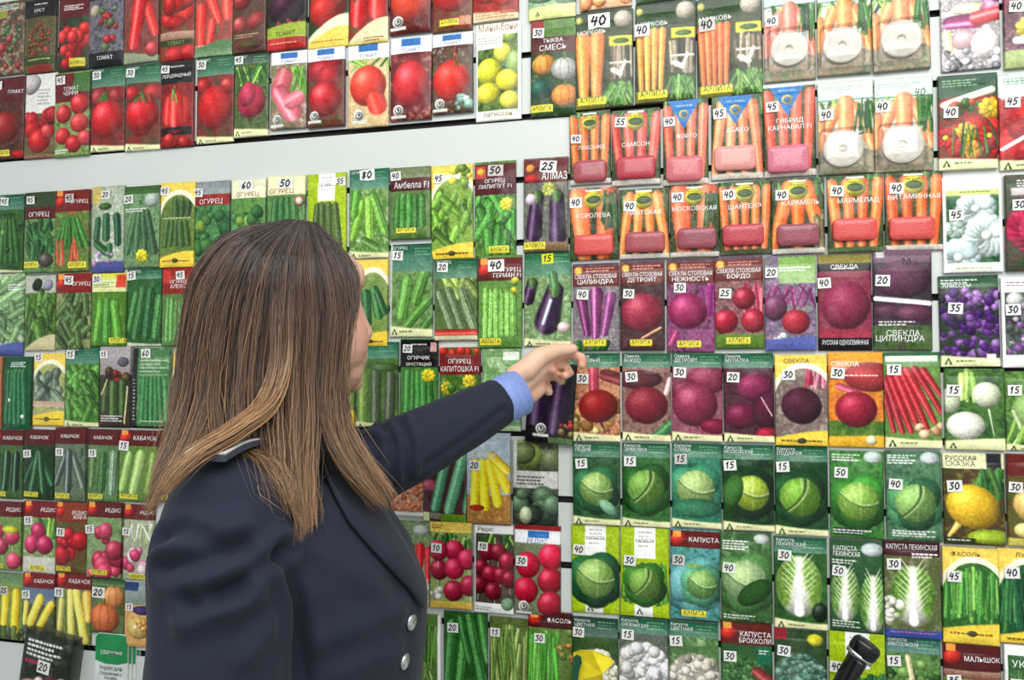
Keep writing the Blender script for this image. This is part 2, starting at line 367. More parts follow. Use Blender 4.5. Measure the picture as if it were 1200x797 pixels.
def build_sticker(w, h, surf, u, v, text, sc=1.0, asp=1.9, big=0):
    sw, sh = .25*w*sc, .21*w*sc
    if big: sw *= 1.5; sh *= 1.25
    cx = (u-.5)*w; cz = (1-v)*h
    y = -(float(max(surf(np.array([u-.1, u, u+.1]), np.array([v-.04, v, v+.04])).max(), 0))+.0009)
    x0, x1, z0, z1 = cx-sw/2, cx+sw/2, cz-sh/2, cz+sh/2
    a = random.uniform(-.09, .09)
    V = [(x0, y, z0), (x1, y, z0), (x1, y, z1), (x0, y, z1), (x0, y+.0006, z0), (x1, y+.0006, z0), (x1, y+.0006, z1), (x0, y+.0006, z1)]
    F = [(0, 1, 2, 3), (0, 4, 5, 1), (1, 5, 6, 2), (2, 6, 7, 3), (3, 7, 4, 0)]
    tone = (200, 196, 190) if random.random() < .06 else (232, 232, 228)
    cols = [srgb(c3(tone))]*8
    n = len(text); dw = sw*.8/(n*1.15+.2); dh = sh*.6
    pv, pf = pen(text, x0+sw*.1, z1-sh*.17, dh, dw, sw*.042)
    k = len(V); V += [(p[0], y-.0004, p[1]) for p in pv]; F += [tuple(i+k for i in f) for f in pf]; cols += [srgb(c3((46, 46, 52)))]*len(pv)
    ca, sa = math.cos(a), math.sin(a)
    V = [(cx+(p[0]-cx)*ca-(p[2]-cz)*sa, p[1], cz+(p[0]-cx)*sa+(p[2]-cz)*ca) for p in V]
    me = mesh('price_sticker', V, F); setcol(me, np.array(cols))
    return me
# ---------------------------------------------------------------- what hangs on the wall, row by row (edges in photo pixels)
# (left, right, top, bottom, what it shows, price, price place, artwork[, relief parts])
ROWS = []
def row(name, group, items): ROWS.append((name, group, items))
row('top tomato row', 'tomato packets in the top row', [
(-8,31,None,89,'mottled green packet of tiny red tomatoes','',0,"bg(MG,(150,150,120),(120,70,66),(50,90,60),(160,140,130),sc=6);N(26,.15,.3,.85,.95,.08,[(150,60,60),(90,110,80),(170,120,110)]);B(0,.12,.5,.24,(150,150,60));L(.1,.05,.7,3)"),
(31,68,None,87,'black-topped packet of a red berry bush','',0,"bg((70,80,50),(110,90,60),(50,90,50));N(90,.12,.36,.9,.8,.05,[(150,55,45),(120,70,40),(80,100,50)],disk=1);black('КУСТ','',.02,.26);B(0,.78,1,.9,(60,80,35));L(.15,.82,.7,1,(200,200,120));B(.2,.9,.9,1,(140,50,45))"),
(69,106,None,84,'dark red packet of clustered cherry tomatoes','',0,"bg(MG,(80,30,30));B(0,0,1,.3,(100,32,36));L(.2,.13,.6,3);N(13,.12,.38,.9,.78,.19,[R,(210,50,50)],.4);N(4,.1,.78,.6,.95,.16,[R],.3);B(.42,.84,.9,.95,(210,200,70));T('АЭЛИТА',.66,.925,.08,(60,100,30),'c',.44)"),
(106,147,None,79,'black and grey packet of small red tomatoes','',0,"bg((70,72,80),(120,116,130),(40,44,46));B(0,0,1,.12,BK);L(.2,.04,.6,2);N(14,.4,.24,.8,.78,.1,[(170,45,50),(130,40,44),(90,110,70)]);E(.2,.27,.16,.16,(180,170,140),hl=0);B(0,.82,1,1,(30,28,36));T('ТОМАТ',.5,.92,.09,WH,'c',.7)"),
(147,188,None,75,'packet of long red plum tomatoes with pale foot','',0,"bg((170,60,60),(120,80,70),(150,40,44));C(.72,.3,.92,.62,.16,(205,50,45),.13);C(.5,.22,.35,.75,.22,(196,32,32),.19,hl=.35);L(.1,.08,.6,3,(200,120,110));curve(.84,.06,(150,165,140));E(.85,.84,.2,.2,(190,60,70))"),
(188,229,None,72,'packet of red tomatoes heaped in a basket','',0,"bg((160,40,36),(90,110,60));B(0,0,1,.1,(70,90,50));E(.3,.5,.3,.2,R,.5);E(.75,.42,.3,.2,(214,50,44),-.8);E(.5,.28,.34,.22,(190,36,36),.3);E(.82,.2,.2,.3,(205,60,50));E(.3,.3,.2,.28,R);E(.5,.52,.28,.16,R);G(.64,.74,(190,150,130),(150,110,90));B(.05,.74,.95,.82,(60,70,40));T('ТОМАТ',.5,.81,.1,(150,150,90));E(.5,.92,.35,.2,(205,50,50));E(.9,.9,.3,.2,R)"),
(229,274,None,67,'packet of loose pointed plum tomatoes','',0,"bg((190,70,60),(150,80,70),(100,130,90));C(.8,.05,.9,.5,.16,(220,70,60));C(.4,.2,.65,.55,.16,(225,64,54),.12);C(.2,.4,.2,.85,.17,(222,58,52),.12);C(.5,.6,.42,.86,.13,(214,60,54),.11);L(.05,.86,.4,3,(220,180,170));curve(.9,-.1,(90,140,100),(160,190,160));B(0,.1,.6,.17,BK)"),
(274,314,None,63,'brown packet of ribbed dark tomatoes','',0,"bg((70,90,50),(110,60,56),(60,80,44));E(.3,.36,.32,.25,(150,50,52));E(.25,.66,.24,.24,(170,66,64));E(.72,.62,.3,.22,(160,60,60),-.6);E(.5,.9,.45,.16,(120,60,50));E(.5,.9,.3,.1,(90,80,40),hl=0);L(.1,.78,.7,2,(190,170,130))"),
(315,361,None,60,'lime-footed packet of one dark purple tomato','',0,"bg((60,70,40),(40,40,40));E(.5,.5,.48,.42,(58,22,46),hl=.3);N(16,.2,.66,.85,.76,.06,[(120,30,50),(150,40,60)]);curve(.72,-.05,(164,186,60));B(0,.86,.5,1,(196,50,50));B(.5,.86,1,1,(170,40,30));T('ТОМАТ',.5,.84,.1,(60,90,30),'c',.6);L(.1,.92,.7,1,(240,150,120))"),
(362,410,None,57,'yellow-footed packet of one red mango-shaped tomato','',0,"bg((70,110,50),(40,80,40),(90,40,40));E(.48,.5,.46,.5,(196,40,34),.3,.4);E(.6,.42,.3,.36,(170,70,40),.3,0);E(.4,.56,.36,.4,(200,40,34),.3,.3);curve(.88,-.28,(236,228,190),(240,206,90));curve(.94,-.2,(240,206,90));L(.1,.92,.8,1,(130,100,40))"),
(410,457,None,53,'packet of two glossy red cherry plum tomatoes','',0,"bg((80,110,60),(150,50,44),(70,50,40));C(.3,.48,.28,.68,.25,(190,24,24),.28,hl=.4);C(.74,.42,.74,.62,.24,(200,30,28),.26,hl=.4);C(.5,.3,.5,.4,.2,(180,30,30));S(6,.2,.3,.8,.5,.02,[GR,MG]);curve(.95,-.26,(222,214,170),(216,190,90));L(.4,.93,.5,2,(170,120,60))"),
(458,507,None,41,'packet of a big orange-red tomato with white badge','',0,"bg((120,30,24),(90,24,20),(150,60,40));E(.52,.62,.5,.52,(222,66,36),0,.4);badge(.22,.86,.14)"),
(507,555,None,38,'packet of a heavy red tomato with yellow tag','',0,"bg((110,100,60),(130,40,30));E(.5,.55,.52,.5,(205,34,28),0,.4);E(.8,.9,.25,.14,(200,60,50));tagl(.24,.9);B(.7,.84,.96,.94,(190,140,110))"),
(555,609,None,26,'beige-footed packet of red tomatoes','',0,"bg((190,60,50),(150,40,36));E(.3,.6,.4,.4,(214,46,40));E(.68,.7,.28,.3,(220,50,44),0,.4);curve(.87,.05,(226,208,170));L(.06,.9,.86,3,(180,130,90))"),
(620,676,None,24,'pale green packet of round light squashes','',0,"bg((140,176,150),(170,200,170));E(.3,.72,.4,.2,(110,150,120));E(.8,.72,.3,.3,(150,190,160));curve(.86,-.02,(214,224,150));tri(.2,.93,.05)"),
])
row('lower tomato row', 'tomato packets in the lower tomato row', [
(-10,29,92,187,'brown-headed packet of one dark red tomato','45',(.2,.09),"bg((70,30,30),(110,60,50),(40,40,30));E(.46,.62,.46,.42,(150,40,38),0,.3);ael('ТОМАТ','',.03,.32,(.2,.93),(104,34,40));E(.9,.95,.2,.1,R)"),
(30,68,88,186,'white-topped packet of ribbed red tomatoes','',0,"bg((180,60,56),(90,110,70),(140,50,44));B(0,0,1,.48,(214,214,210));E(.2,.12,.3,.3,(190,180,185),hl=0);L(.45,.2,.36,5,GY,.04,.016);N(7,.1,.5,.9,.62,.19,[(196,44,50),(180,30,40)],.3);E(.28,.66,.3,.24,R);E(.5,.8,.36,.32,(198,34,34),0,.4);E(.75,.7,.2,.2,(200,60,60));curve(.95,.0,(150,110,90))"),
(66,107,86,184,'red-headed packet of scattered cherry tomatoes on green','45',(.18,.09),"bg(GR,(150,180,110),(80,110,60));ael('ТОМАТ','ЧЕРРИ',.02,.36,None,(120,36,40),0);B(.55,.02,1,.25,(80,130,70));E(.75,.4,.26,.26,(200,44,48));E(.3,.5,.24,.24,(196,54,58));E(.75,.62,.26,.24,(210,66,66));E(.28,.76,.24,.22,(206,50,54));E(.6,.86,.24,.22,(190,44,48));E(.9,.8,.2,.2,(200,60,66));L(.05,.92,.4,2)"),
(107,147,80,178,'green-headed packet of one large red tomato','30',(.17,.09),"bg((160,40,44),(90,60,50));E(.25,.35,.3,.22,(170,60,64));E(.8,.35,.3,.2,(150,40,44));E(.5,.62,.5,.5,(206,34,42),0,.4);S(7,.35,.3,.65,.42,.02,[MG,GR],.2);sib('ТОМАТ','',.9,.24)"),
(148,190,77,177,'green-headed packet of a heart-shaped red tomato','30',(.13,.09),"bg((170,40,44),(60,90,60));E(.2,.34,.26,.2,(190,44,48));E(.8,.34,.3,.2,(180,44,48));E(.48,.68,.34,.36,(190,24,34));E(.48,.58,.49,.44,(206,26,34),0,.45);S(7,.4,.34,.65,.46,.02,[MG,(90,120,50)],.25);sib('ТОМАТ','',.9,.22)"),
(190,229,73,173,'black-banded packet of ribbed pointed tomatoes','45',(.15,.09),"bg((170,40,36),(120,30,30));C(.32,.5,.3,.66,.22,(190,40,36),.24);C(.7,.5,.7,.66,.22,(200,44,40),.24);C(.5,.45,.5,.68,.24,(206,40,36),.26,hl=.35);S(5,.4,.3,.7,.5,.02,[LG,GR]);black('ПЕРЦЕВИДНЫЙ','',.01,.27);B(.05,.78,.95,.87,BK);T('ТОМАТ',.5,.85,.08,(190,60,50));N(5,.1,.9,.9,.97,.14,[(200,50,44)])"),
(231,275,67,168,'green-headed packet of an oval matt-red tomato','30',(.13,.09),"bg((170,40,40),(60,80,50));E(.2,.34,.24,.2,(180,40,40));E(.85,.36,.2,.2,(170,44,44));E(.5,.6,.47,.54,(200,30,34),0,.12);sib('ТОМАТ','',.9,.23)"),
(275,316,64,161,'dark-headed packet of a raspberry-pink tomato','45',(.13,.07),"bg((60,90,50),(100,120,70),(40,70,40));S(30,.05,.14,.95,.4,.03,[GR,LG,MG],.3);E(.52,.58,.42,.47,(190,44,76),0,.25);E(.42,.5,.24,.34,(200,60,90),.3,.1);sib('ТОМАТ','',.88,.13,(24,60,44))"),
(318,361,62,152,'blue-bannered packet of a pink ribbed tomato with dill','',0,"bg((214,196,180),(150,120,110),(90,140,60));S(22,.6,.2,.95,.58,.03,[(120,190,60),(90,160,50)],.2);C(.4,.34,.3,.5,.26,(200,90,104),.3);C(.3,.55,.62,.78,.26,(206,96,112),.3,hl=.3);C(.6,.66,.76,.62,.22,(210,104,118));bluew('ТОМАТ');badge(.22,.88)"),
(362,406,58,150,'blue-bannered packet of a red pear-shaped tomato','',0,"bg((150,40,44),(60,90,50));E(.5,.3,.5,.34,(170,34,44));E(.58,.42,.32,.4,(176,26,36),0,.2);E(.5,.65,.45,.46,(186,26,36),0,.5);bluew('ТОМАТ');badge(.22,.86)"),
(408,457,51,150,'blue-bannered packet of an orange-red heart tomato on sacking','',0,"bg((226,196,150),(206,176,130),(236,214,170));S(10,.05,.18,.95,.34,.03,[GR,LG],.4);E(.5,.52,.45,.48,(232,60,40),0,.5);C(.7,.7,.74,.76,.24,(220,56,40));bluew('ТОМАТ',.2);badge(.3,.86)"),
(458,507,45,142,'blue-bannered packet of a smooth oval red tomato','',0,"bg((80,60,50),(120,30,40),(180,150,120));E(.5,.57,.45,.56,(212,36,46),0,.55);bluew('ТОМАТ',.2);badge(.22,.88)"),
(508,556,41,134,'blue-bannered packet of a round scarlet tomato with stem','',0,"bg((110,120,70),(90,50,40),(150,160,150));B(.9,.1,1,1,(90,80,70));C(.6,.18,.55,.36,.05,(110,50,40));E(.48,.6,.48,.5,(226,40,28),0,.4);S(6,.3,.26,.75,.42,.03,[(90,110,40),(120,60,40)],.2);N(8,.6,.8,.95,.96,.1,[(190,210,205),(120,160,150)]);bluew('ТОМАТ',.16);badge(.2,.88)"),
(558,612,28,142,'white packet of yellow patty-pan squashes','',0,"bg((60,90,40),(110,150,60),(40,60,30));E(.75,.16,.16,.13,(150,180,80));E(.3,.5,.28,.3,(222,222,40));E(.6,.32,.2,.22,(226,226,70));E(.86,.44,.2,.3,(150,190,110));E(.7,.6,.26,.24,(236,226,40));E(.28,.72,.28,.24,(220,214,50));E(.75,.8,.22,.2,(230,220,60));B(0,0,1,.13,(226,232,226));B(0,0,.6,.27,(226,232,226));L(.05,.15,.5,3,GY);B(0,.9,1,1,(236,238,236));B(0,0,.05,1,WH);B(.93,0,1,1,WH);T('патиссон',.5,.96,.1,(150,130,60));T('Мини-бони',.06,.08,.16,(170,120,90),'l',.86)"),
(622,676,24,137,'brown-headed packet of four coloured squashes','30',(.18,.14),"bg((60,110,60),(40,80,44),(110,120,80));B(0,0,.3,.13,(150,30,40));G(0,.2,(110,150,80),(90,140,70),.3,1);B(0,.19,1,.36,(94,42,38));T('ТЫКВА',.5,.25,.09);T('СМЕСЬ',.5,.33,.12);pump(.3,.47,.27,(222,150,50));pump(.75,.53,.3,(176,176,172));E(.26,.72,.3,.24,(30,90,76));pump(.76,.8,.3,(226,140,50));tagl(.06,.92)"),
])
CARB = "bg((44,64,40),(70,80,50),(40,50,34));G(0,.19,(44,74,44),(60,90,56));E(.08,.08,.06,.07,(190,190,90),hl=0);B(.55,.19,1,1,(74,84,58));S(12,.58,.34,.98,.72,.035,[(110,96,80),(60,60,50),(140,130,110)],.03);B(.6,.54,.96,.56,(200,200,190));C(.66,.62,.78,.66,.05,(225,225,215));C(.78,.66,.86,.54,.03,(225,225,215));S(40,.6,.74,.98,.98,.02,[(90,150,70),(60,120,60),(120,170,90)],.2);B(.6,.28,.98,.38,(206,206,60));E(.79,.33,.14,.05,(90,130,50),hl=0);E(.82,.1,.16,.16,(190,180,165),hl=0,rough=.3);"
def carrotb(n, c, u1=.5): return CARB+"S(14,.03,.2,.5,.32,.02,[MG,GR],.1);car(%d,%s,.29,.86,%g,.02,.04,%g);B(0,.88,.52,1,(120,120,60));tagl(.1,.92);T('МОРКОВЬ',.04,.235,.075,WH,'l',.5)" % (n, c, .15 if n < 3 else .07 if n < 5 else .057, u1)
row('top strip of packets', 'packets cut off by the top edge above the carrots', [
(680,741,None,12,'cut-off packet foot printed with orange vegetables','',0,"bg((220,200,170),(230,170,120));N(8,.1,.8,.9,.96,.14,[(226,140,90),(230,190,150),(236,160,100)])"),
(745,817,None,2,'dark green packet foot at the photo top beside the orange vegetables','',0,"bg((60,90,60),(90,110,80))"),
])
row('top carrot row', 'carrot packets in the top carrot row', [
(674,743,15,128,'folded green packet of two thick yellow-shouldered carrots','40',(.42,.1),carrotb(2,'(236,140,70)')+";big()"),
(744,816,5,121,'folded green packet of four slim yellow carrots','40',(.12,.27),carrotb(4,'(240,150,66)')),
(817,895,-3,114,'folded green packet of five bright orange carrots','40',(.16,.27),carrotb(5,'(238,104,50)')),
])
def tape(c="(232,150,110)", top="(176,206,196)", mid="(206,216,208)"): return "bg(%s,(200,204,190),(190,196,170));G(0,.2,%s,(190,214,206));L(.08,.06,.7,2,(150,190,180));B(0,.2,1,.215,(90,140,130));L(.1,.24,.5,1,(90,140,120));bg((120,150,120),(170,150,130),(90,120,100),v0=.74);tops(.2,.42,12);C(.3,.32,.1,.62,.13,%s,.1);C(.66,.3,.9,.6,.13,%s,.1);C(.5,.24,.5,.5,.16,%s);C(.84,.5,.96,.7,.12,%s);C(.04,.4,.06,.7,.1,%s);S(16,.7,.2,1,.6,.02,[MG,GR],.1)" % (mid, top, c, c, c, c, c)
row('upper seed-tape row', 'seed tape packets in the upper row', [
(895,956,-14,96,'pale packet of pink carrots behind a white seed tape coil','40',(.15,.36),tape("(224,120,104)"),('tape',.48,.68)),
(957,1021,-18,89,'pale packet of orange carrots behind a white seed tape coil','',0,tape("(234,140,76)"),('tape',.45,.7)),
(1022,1090,-22,84,'pale packet with leafy carrots behind a white seed tape coil','',0,tape("(232,140,90)"),('tape',.48,.68)),
])
row('right-hand flower column', 'packets in the two columns at the right edge', [
(1102,1172,-24,83,'packet of purple and red onion sets on white','',0,"bg((236,234,230),(200,196,200),(150,140,146),(246,246,244),sc=9);E(.5,.34,.34,.1,(240,240,190));N(10,.7,.2,1,.4,.1,[(150,60,120),(200,120,160)]);C(.16,.48,.6,.48,.14,(140,44,100),.16,hl=.5);C(.62,.46,.94,.42,.16,(190,56,60),.14,hl=.4);C(.1,.6,.14,.74,.08,(232,222,150));E(.4,.68,.24,.2,(206,170,176));E(.74,.74,.26,.3,(236,228,230),0,.3);C(.1,.8,.3,.95,.06,(90,90,96));N(20,.1,.8,.95,.98,.06,[(240,240,240),(130,130,136),(200,196,200)])"),
(1175,1248,-28,80,'dark packet with white and yellow flowers','40',(.2,.34),"bg((60,60,56),(110,60,80),(160,150,140));G(.24,.4,(140,40,80),(120,60,60));flow(.4,.58,.22,(226,206,70));C(.2,.7,.9,.72,.08,(230,230,226));curve(.8,0,(170,190,130))"),
(1098,1168,89,200,'green-headed packet of red and yellow marigolds','40',(.2,.4),"bg((60,100,60),(150,40,36),(80,110,70));G(0,.24,(30,84,60),(50,100,70));L(.08,.06,.6,3,(150,190,160));C(.1,.32,.9,.18,.07,(236,232,190));N(14,.1,.3,.9,.42,.09,[(70,120,60),(200,80,60)]);flow(.88,.38,.22,(232,190,40));N(16,.08,.56,.95,.84,.2,[(196,34,34),(170,24,30),(206,50,44)],.1);flow(.46,.62,.2,(230,170,50));flow(.56,.8,.18,(226,150,50));flow(.12,.66,.2,(196,40,36));flow(.85,.66,.2,(190,36,36));S(8,.1,.5,.9,.9,.02,[GR,MG],.2);foot(.86)"),
(1170,1244,86,199,'white-topped packet of deep red flowers','45',(.22,.3),"bg((170,30,30),(190,44,44),(110,20,24));B(0,0,1,.24,(200,216,206));C(.1,.24,.9,.2,.07,(226,200,196));L(.1,.05,.7,3,(110,150,140));N(14,.1,.38,.95,.9,.22,[(180,26,34),(200,40,44)],.1);C(.05,.78,.5,.64,.04,(236,220,216));foot(.88)"),
(1104,1175,208,320,'white-bordered packet of three white asters','45',(.22,.4),"bg((44,96,64),(70,130,90),(30,70,50));flow(.55,.34,.34,(206,226,226),(226,236,232),14);flow(.72,.62,.4,(214,232,230),(230,238,234),16);flow(.25,.84,.36,(200,224,228),(226,236,232),14);flow(.2,.54,.18,(190,220,210),(220,232,226),10);B(0,0,.06,1,WH);B(.94,0,1,1,WH);B(0,0,1,.14,WH);B(0,.9,1,1,WH);B(.06,.14,.94,.2,(196,212,120));L(.3,.16,.5,1,(90,130,70));L(.2,.95,.6,1,(190,190,120))"),
(1177,1248,205,318,'dark packet of a crimson aster','30',(.22,.32),"bg((60,90,56),(70,80,60),(130,60,70));L(.2,.06,.6,3);B(.1,.14,.7,.22,(190,180,180));flow(.5,.56,.5,(190,30,80),(214,70,110),18);flow(.5,.56,.3,(206,44,96),(220,80,120),14)"),
(1101,1172,323,430,'green-headed packet of purple alyssum flowers','35',(.26,.36),"bg((70,56,90),(50,70,50),(90,80,96));G(0,.14,(40,84,64),(80,120,90));L(.05,.05,.6,2);T('Алиссум',.06,.13,.08,WH,'l',.5);N(130,.02,.18,.98,.88,.07,[(96,44,130),(130,84,160),(74,30,110),(150,110,180),(60,60,70)],.15);foot(.86);B(.76,.86,.92,.95,(230,230,210))"),
(1173,1245,325,431,'white-framed packet of grey and mauve flowers','30',(.18,.36),"bg((90,100,96),(60,70,66),(150,150,150));N(70,.1,.24,.95,.86,.07,[(130,90,150),(90,110,100),(170,160,176),(60,70,66)],.1);B(0,0,1,.17,WH);B(0,0,.06,1,WH);B(0,.86,1,1,WH);L(.1,.06,.8,2,(120,90,100));E(.22,.25,.14,.14,(206,210,206),hl=0)"),
(1106,1177,432,527,'green packet of round white turnips with leaves','15',(.14,.27),"bg((50,100,54),(90,140,70),(36,80,44));S(10,.28,.02,.5,.4,.045,[(170,206,110),(130,180,80)],.05);E(.06,.4,.2,.24,(220,230,200));E(.68,.32,.25,.24,(224,232,206),0,.3);C(.72,.5,.8,.82,.02,(200,214,180),.006);E(.34,.7,.33,.27,(238,240,226),0,.3);curve(.88,-.04,CR);tri(.13,.94,.06)"),
(1178,1246,435,528,'green-footed packet of a pale green kohlrabi','15',(.16,.24),"bg((50,110,56),(120,170,80),(40,90,50));E(.5,.5,.42,.4,(150,196,120),0,.15);S(10,.1,.5,.9,.95,.04,[(190,214,160),LG],.3);foot(.9)"),
(1105,1178,531,638,'cream-headed packet of a big yellow turnip','30',(.18,.36),"bg((50,90,40),(90,60,40),(120,150,60));B(0,0,1,.17,(226,222,176));T('РУССКАЯ',.05,.08,.085,(40,60,40),'l',.5);T('СКАЗКА',.05,.14,.085,(40,60,40),'l',.5);B(.72,0,.95,.17,(40,44,50));S(16,.5,.18,.98,.5,.05,[(60,130,60),(90,150,70),(40,90,44)],.2);C(.25,.75,.08,.9,.07,(214,180,90),.03);E(.47,.58,.46,.4,(232,188,44),.5,.3);E(.75,.9,.4,.14,(170,200,50));B(0,.92,.5,1,(60,70,40));L(.06,.94,.36,1)"),
(1179,1246,532,640,'brown-headed packet of a white and gold turnip','30',(.14,.36),"bg((110,70,44),(90,110,50));B(0,0,1,.24,(110,34,26));T('РЕПА',.62,.22,.14);E(.5,.55,.42,.38,(226,190,110),.3,.3);E(.3,.82,.2,.16,(230,214,130));curve(.9,0,(200,190,90))"),
(1103,1170,641,753,'yellow packet of thin green string beans','45',(.2,.3),"bg((70,140,60),(50,110,50));S(46,.08,.2,.95,.76,.03,[(90,176,76),(60,140,60),(120,196,90)],.08);gav('ФАСОЛЬ',.78)"),
(1170,1242,643,754,'yellow packet of dark green chives','40',(.22,.25),"bg((30,90,60),(50,120,70));S(46,.05,.25,.98,.88,.03,[(40,110,70),(70,150,80),(24,80,56)],.15);gav('ЛУК',.84)"),
(1103,1171,752,None,'brown-headed packet of pale green sprouts','85',(.17,.36),"bg((110,150,70),(150,180,100),(70,110,50));S(50,.05,.28,.95,.95,.02,[(150,190,90),(100,150,60)],.15);G(.26,.34,(170,140,120),(120,70,60));ael('МАЛЫШОК','',.02,.26,None,(96,34,32))"),
(1173,1246,756,None,'white-framed packet of feathery green leaves','35',(.2,.36),"bg((50,100,60),(90,140,90));S(40,.1,.2,.95,.95,.02,[(70,130,80),(110,160,100)],.2);B(0,0,1,.1,WH);B(0,0,.06,1,WH);B(.9,0,.94,1,WH);T('УКРОП',.4,.2,.12)"),
])
def cbl(n, c, kind, leaf=1, fan=.05):
    s = "bg((60,90,50),(90,100,60),(50,70,44),(130,110,80));tops(0,.3,18,(MG,GR,(90,140,70)));car(%d,%s,.12,.95,%g,%g,.02,.98);" % (n, c, .5/n, fan)
    s += "G(.93,1,(210,206,200),(190,180,170));" if leaf else ""
    if kind == 'y': s += "E(.5,.17,.2,.2,(206,196,50),hl=0);E(.5,.17,.15,.09,(70,100,40),hl=0);L(.38,.09,.24,1,(110,120,40));B(.34,.03,.66,.05,WH)"
    else: s += "blue()"
    return s
row('second carrot row', 'carrot packets in the second carrot row', [
(668,717,131,217,'narrow packet of orange carrots with purple-red seed tray','40',(.17,.38),cbl(4,'(236,110,50)','y')+";T('ЛАКОМКА',.55,.53,.09)",('seeds',.5,.83,0)),
(717,775,129,218,'packet of pink-red carrots with crimson seed tray','55',(.2,.17),cbl(4,'(220,84,74)','y',1,.1)+";T('САМСОН',.5,.5,.09)",('seeds',.5,.78,1)),
(777,831,118,218,'blue-flagged packet of red carrots with pink seed tray','40',(.14,.26),cbl(4,'(232,100,76)','b')+";T('ФОРТО',.52,.46,.09)",('seeds',.46,.82,2)),
(833,895,112,211,'blue-flagged packet of orange carrots with pale pink seed tray','45',(.16,.22),cbl(4,'(234,130,90)','b',1,-.1)+";T('АБАКО',.5,.45,.09)",('seeds',.45,.76,3)),
(895,957,99,208,'white-edged blue-flagged packet of deep red carrots with glossy seed tray','45',(.17,.25),cbl(4,'(222,84,64)','b',1,.06)+";B(0,0,1,.035,WH);T('ГИБРИД',.5,.43,.09);T('КАРНАВАЛ F1',.5,.5,.09)",('seeds',.45,.82,4)),
(958,1024,97,205,'white-topped packet of orange carrots behind a seed tape coil','40',(.15,.36),tape("(230,140,90)","(206,210,204)"),('tape',.43,.74)),
(1024,1094,92,202,'white-topped packet of pale carrots behind a seed tape coil','40',(.14,.3),tape("(232,136,90)","(200,210,204)")+";pen40()",('tape',.46,.72)),
])
row('third carrot row', 'carrot packets in the third carrot row', [
(668,726,221,305,'leafy packet of two orange carrots with bright red seed tray','40',(.14,.2),cbl(2,'(232,110,66)','y',0,.1)+";S(20,.7,.05,1,.6,.03,[MG,(90,80,50)],.1);T('КОРОЛЕВА',.5,.42,.09)",('seeds',.5,.8,5)),
(726,785,222,304,'packet of tapered golden carrots with plum seed tray','40',(.22,.25),cbl(4,'(230,128,64)','y',1,-.12)+";T('НАНТСКАЯ',.5,.38,.09)",('seeds',.52,.77,0)),
(785,843,218,302,'packet of two stout carrots with dark crimson seed tray','40',(.16,.17),cbl(2,'(232,106,70)','y',1,.08)+";S(20,.72,.1,1,.6,.03,[MG,(70,80,44)],.1);T('МОСКОВСКАЯ',.5,.36,.09)",('seeds',.55,.75,6)),
(843,905,213,299,'packet of five even carrots with red seed tray on soil','40',(.2,.18),cbl(5,'(236,112,60)','y',0)+";G(.93,1,(80,90,70),(100,100,80));T('ШАНТЕНЭ',.5,.38,.09)",('seeds',.45,.74,1)),
(904,967,210,298,'packet of fat crossed carrots with speckled maroon seed tray','40',(.2,.22),cbl(3,'(232,106,44)','y',1,-.25)+";S(16,.82,.5,1,.9,.04,[(120,110,80)],.05);T('КАРАМЕЛЬ',.55,.36,.09)",('seeds',.48,.76,6)),
(969,1035,206,296,'packet of four slim carrots with scarlet seed tray','40',(.17,.21),cbl(4,'(238,112,60)','y',0,.08)+";G(.94,1,(90,120,80),(110,130,90));T('МАРМЕЛАД',.55,.37,.09)",('seeds',.47,.72,5)),
(1036,1105,202,294,'tilted packet of crowded carrots with orange-red seed tray','40',(.2,.21),cbl(4,'(232,100,50)','y',1,.05)+";T('ВИТАМИННАЯ',.5,.35,.09)",('seeds',.45,.73,5)),
])
SV = "ael('%s','%s',.04,.27,(.27,.91),(122,58,50),2,((130,80,100),(90,70,84),(150,120,140)))"
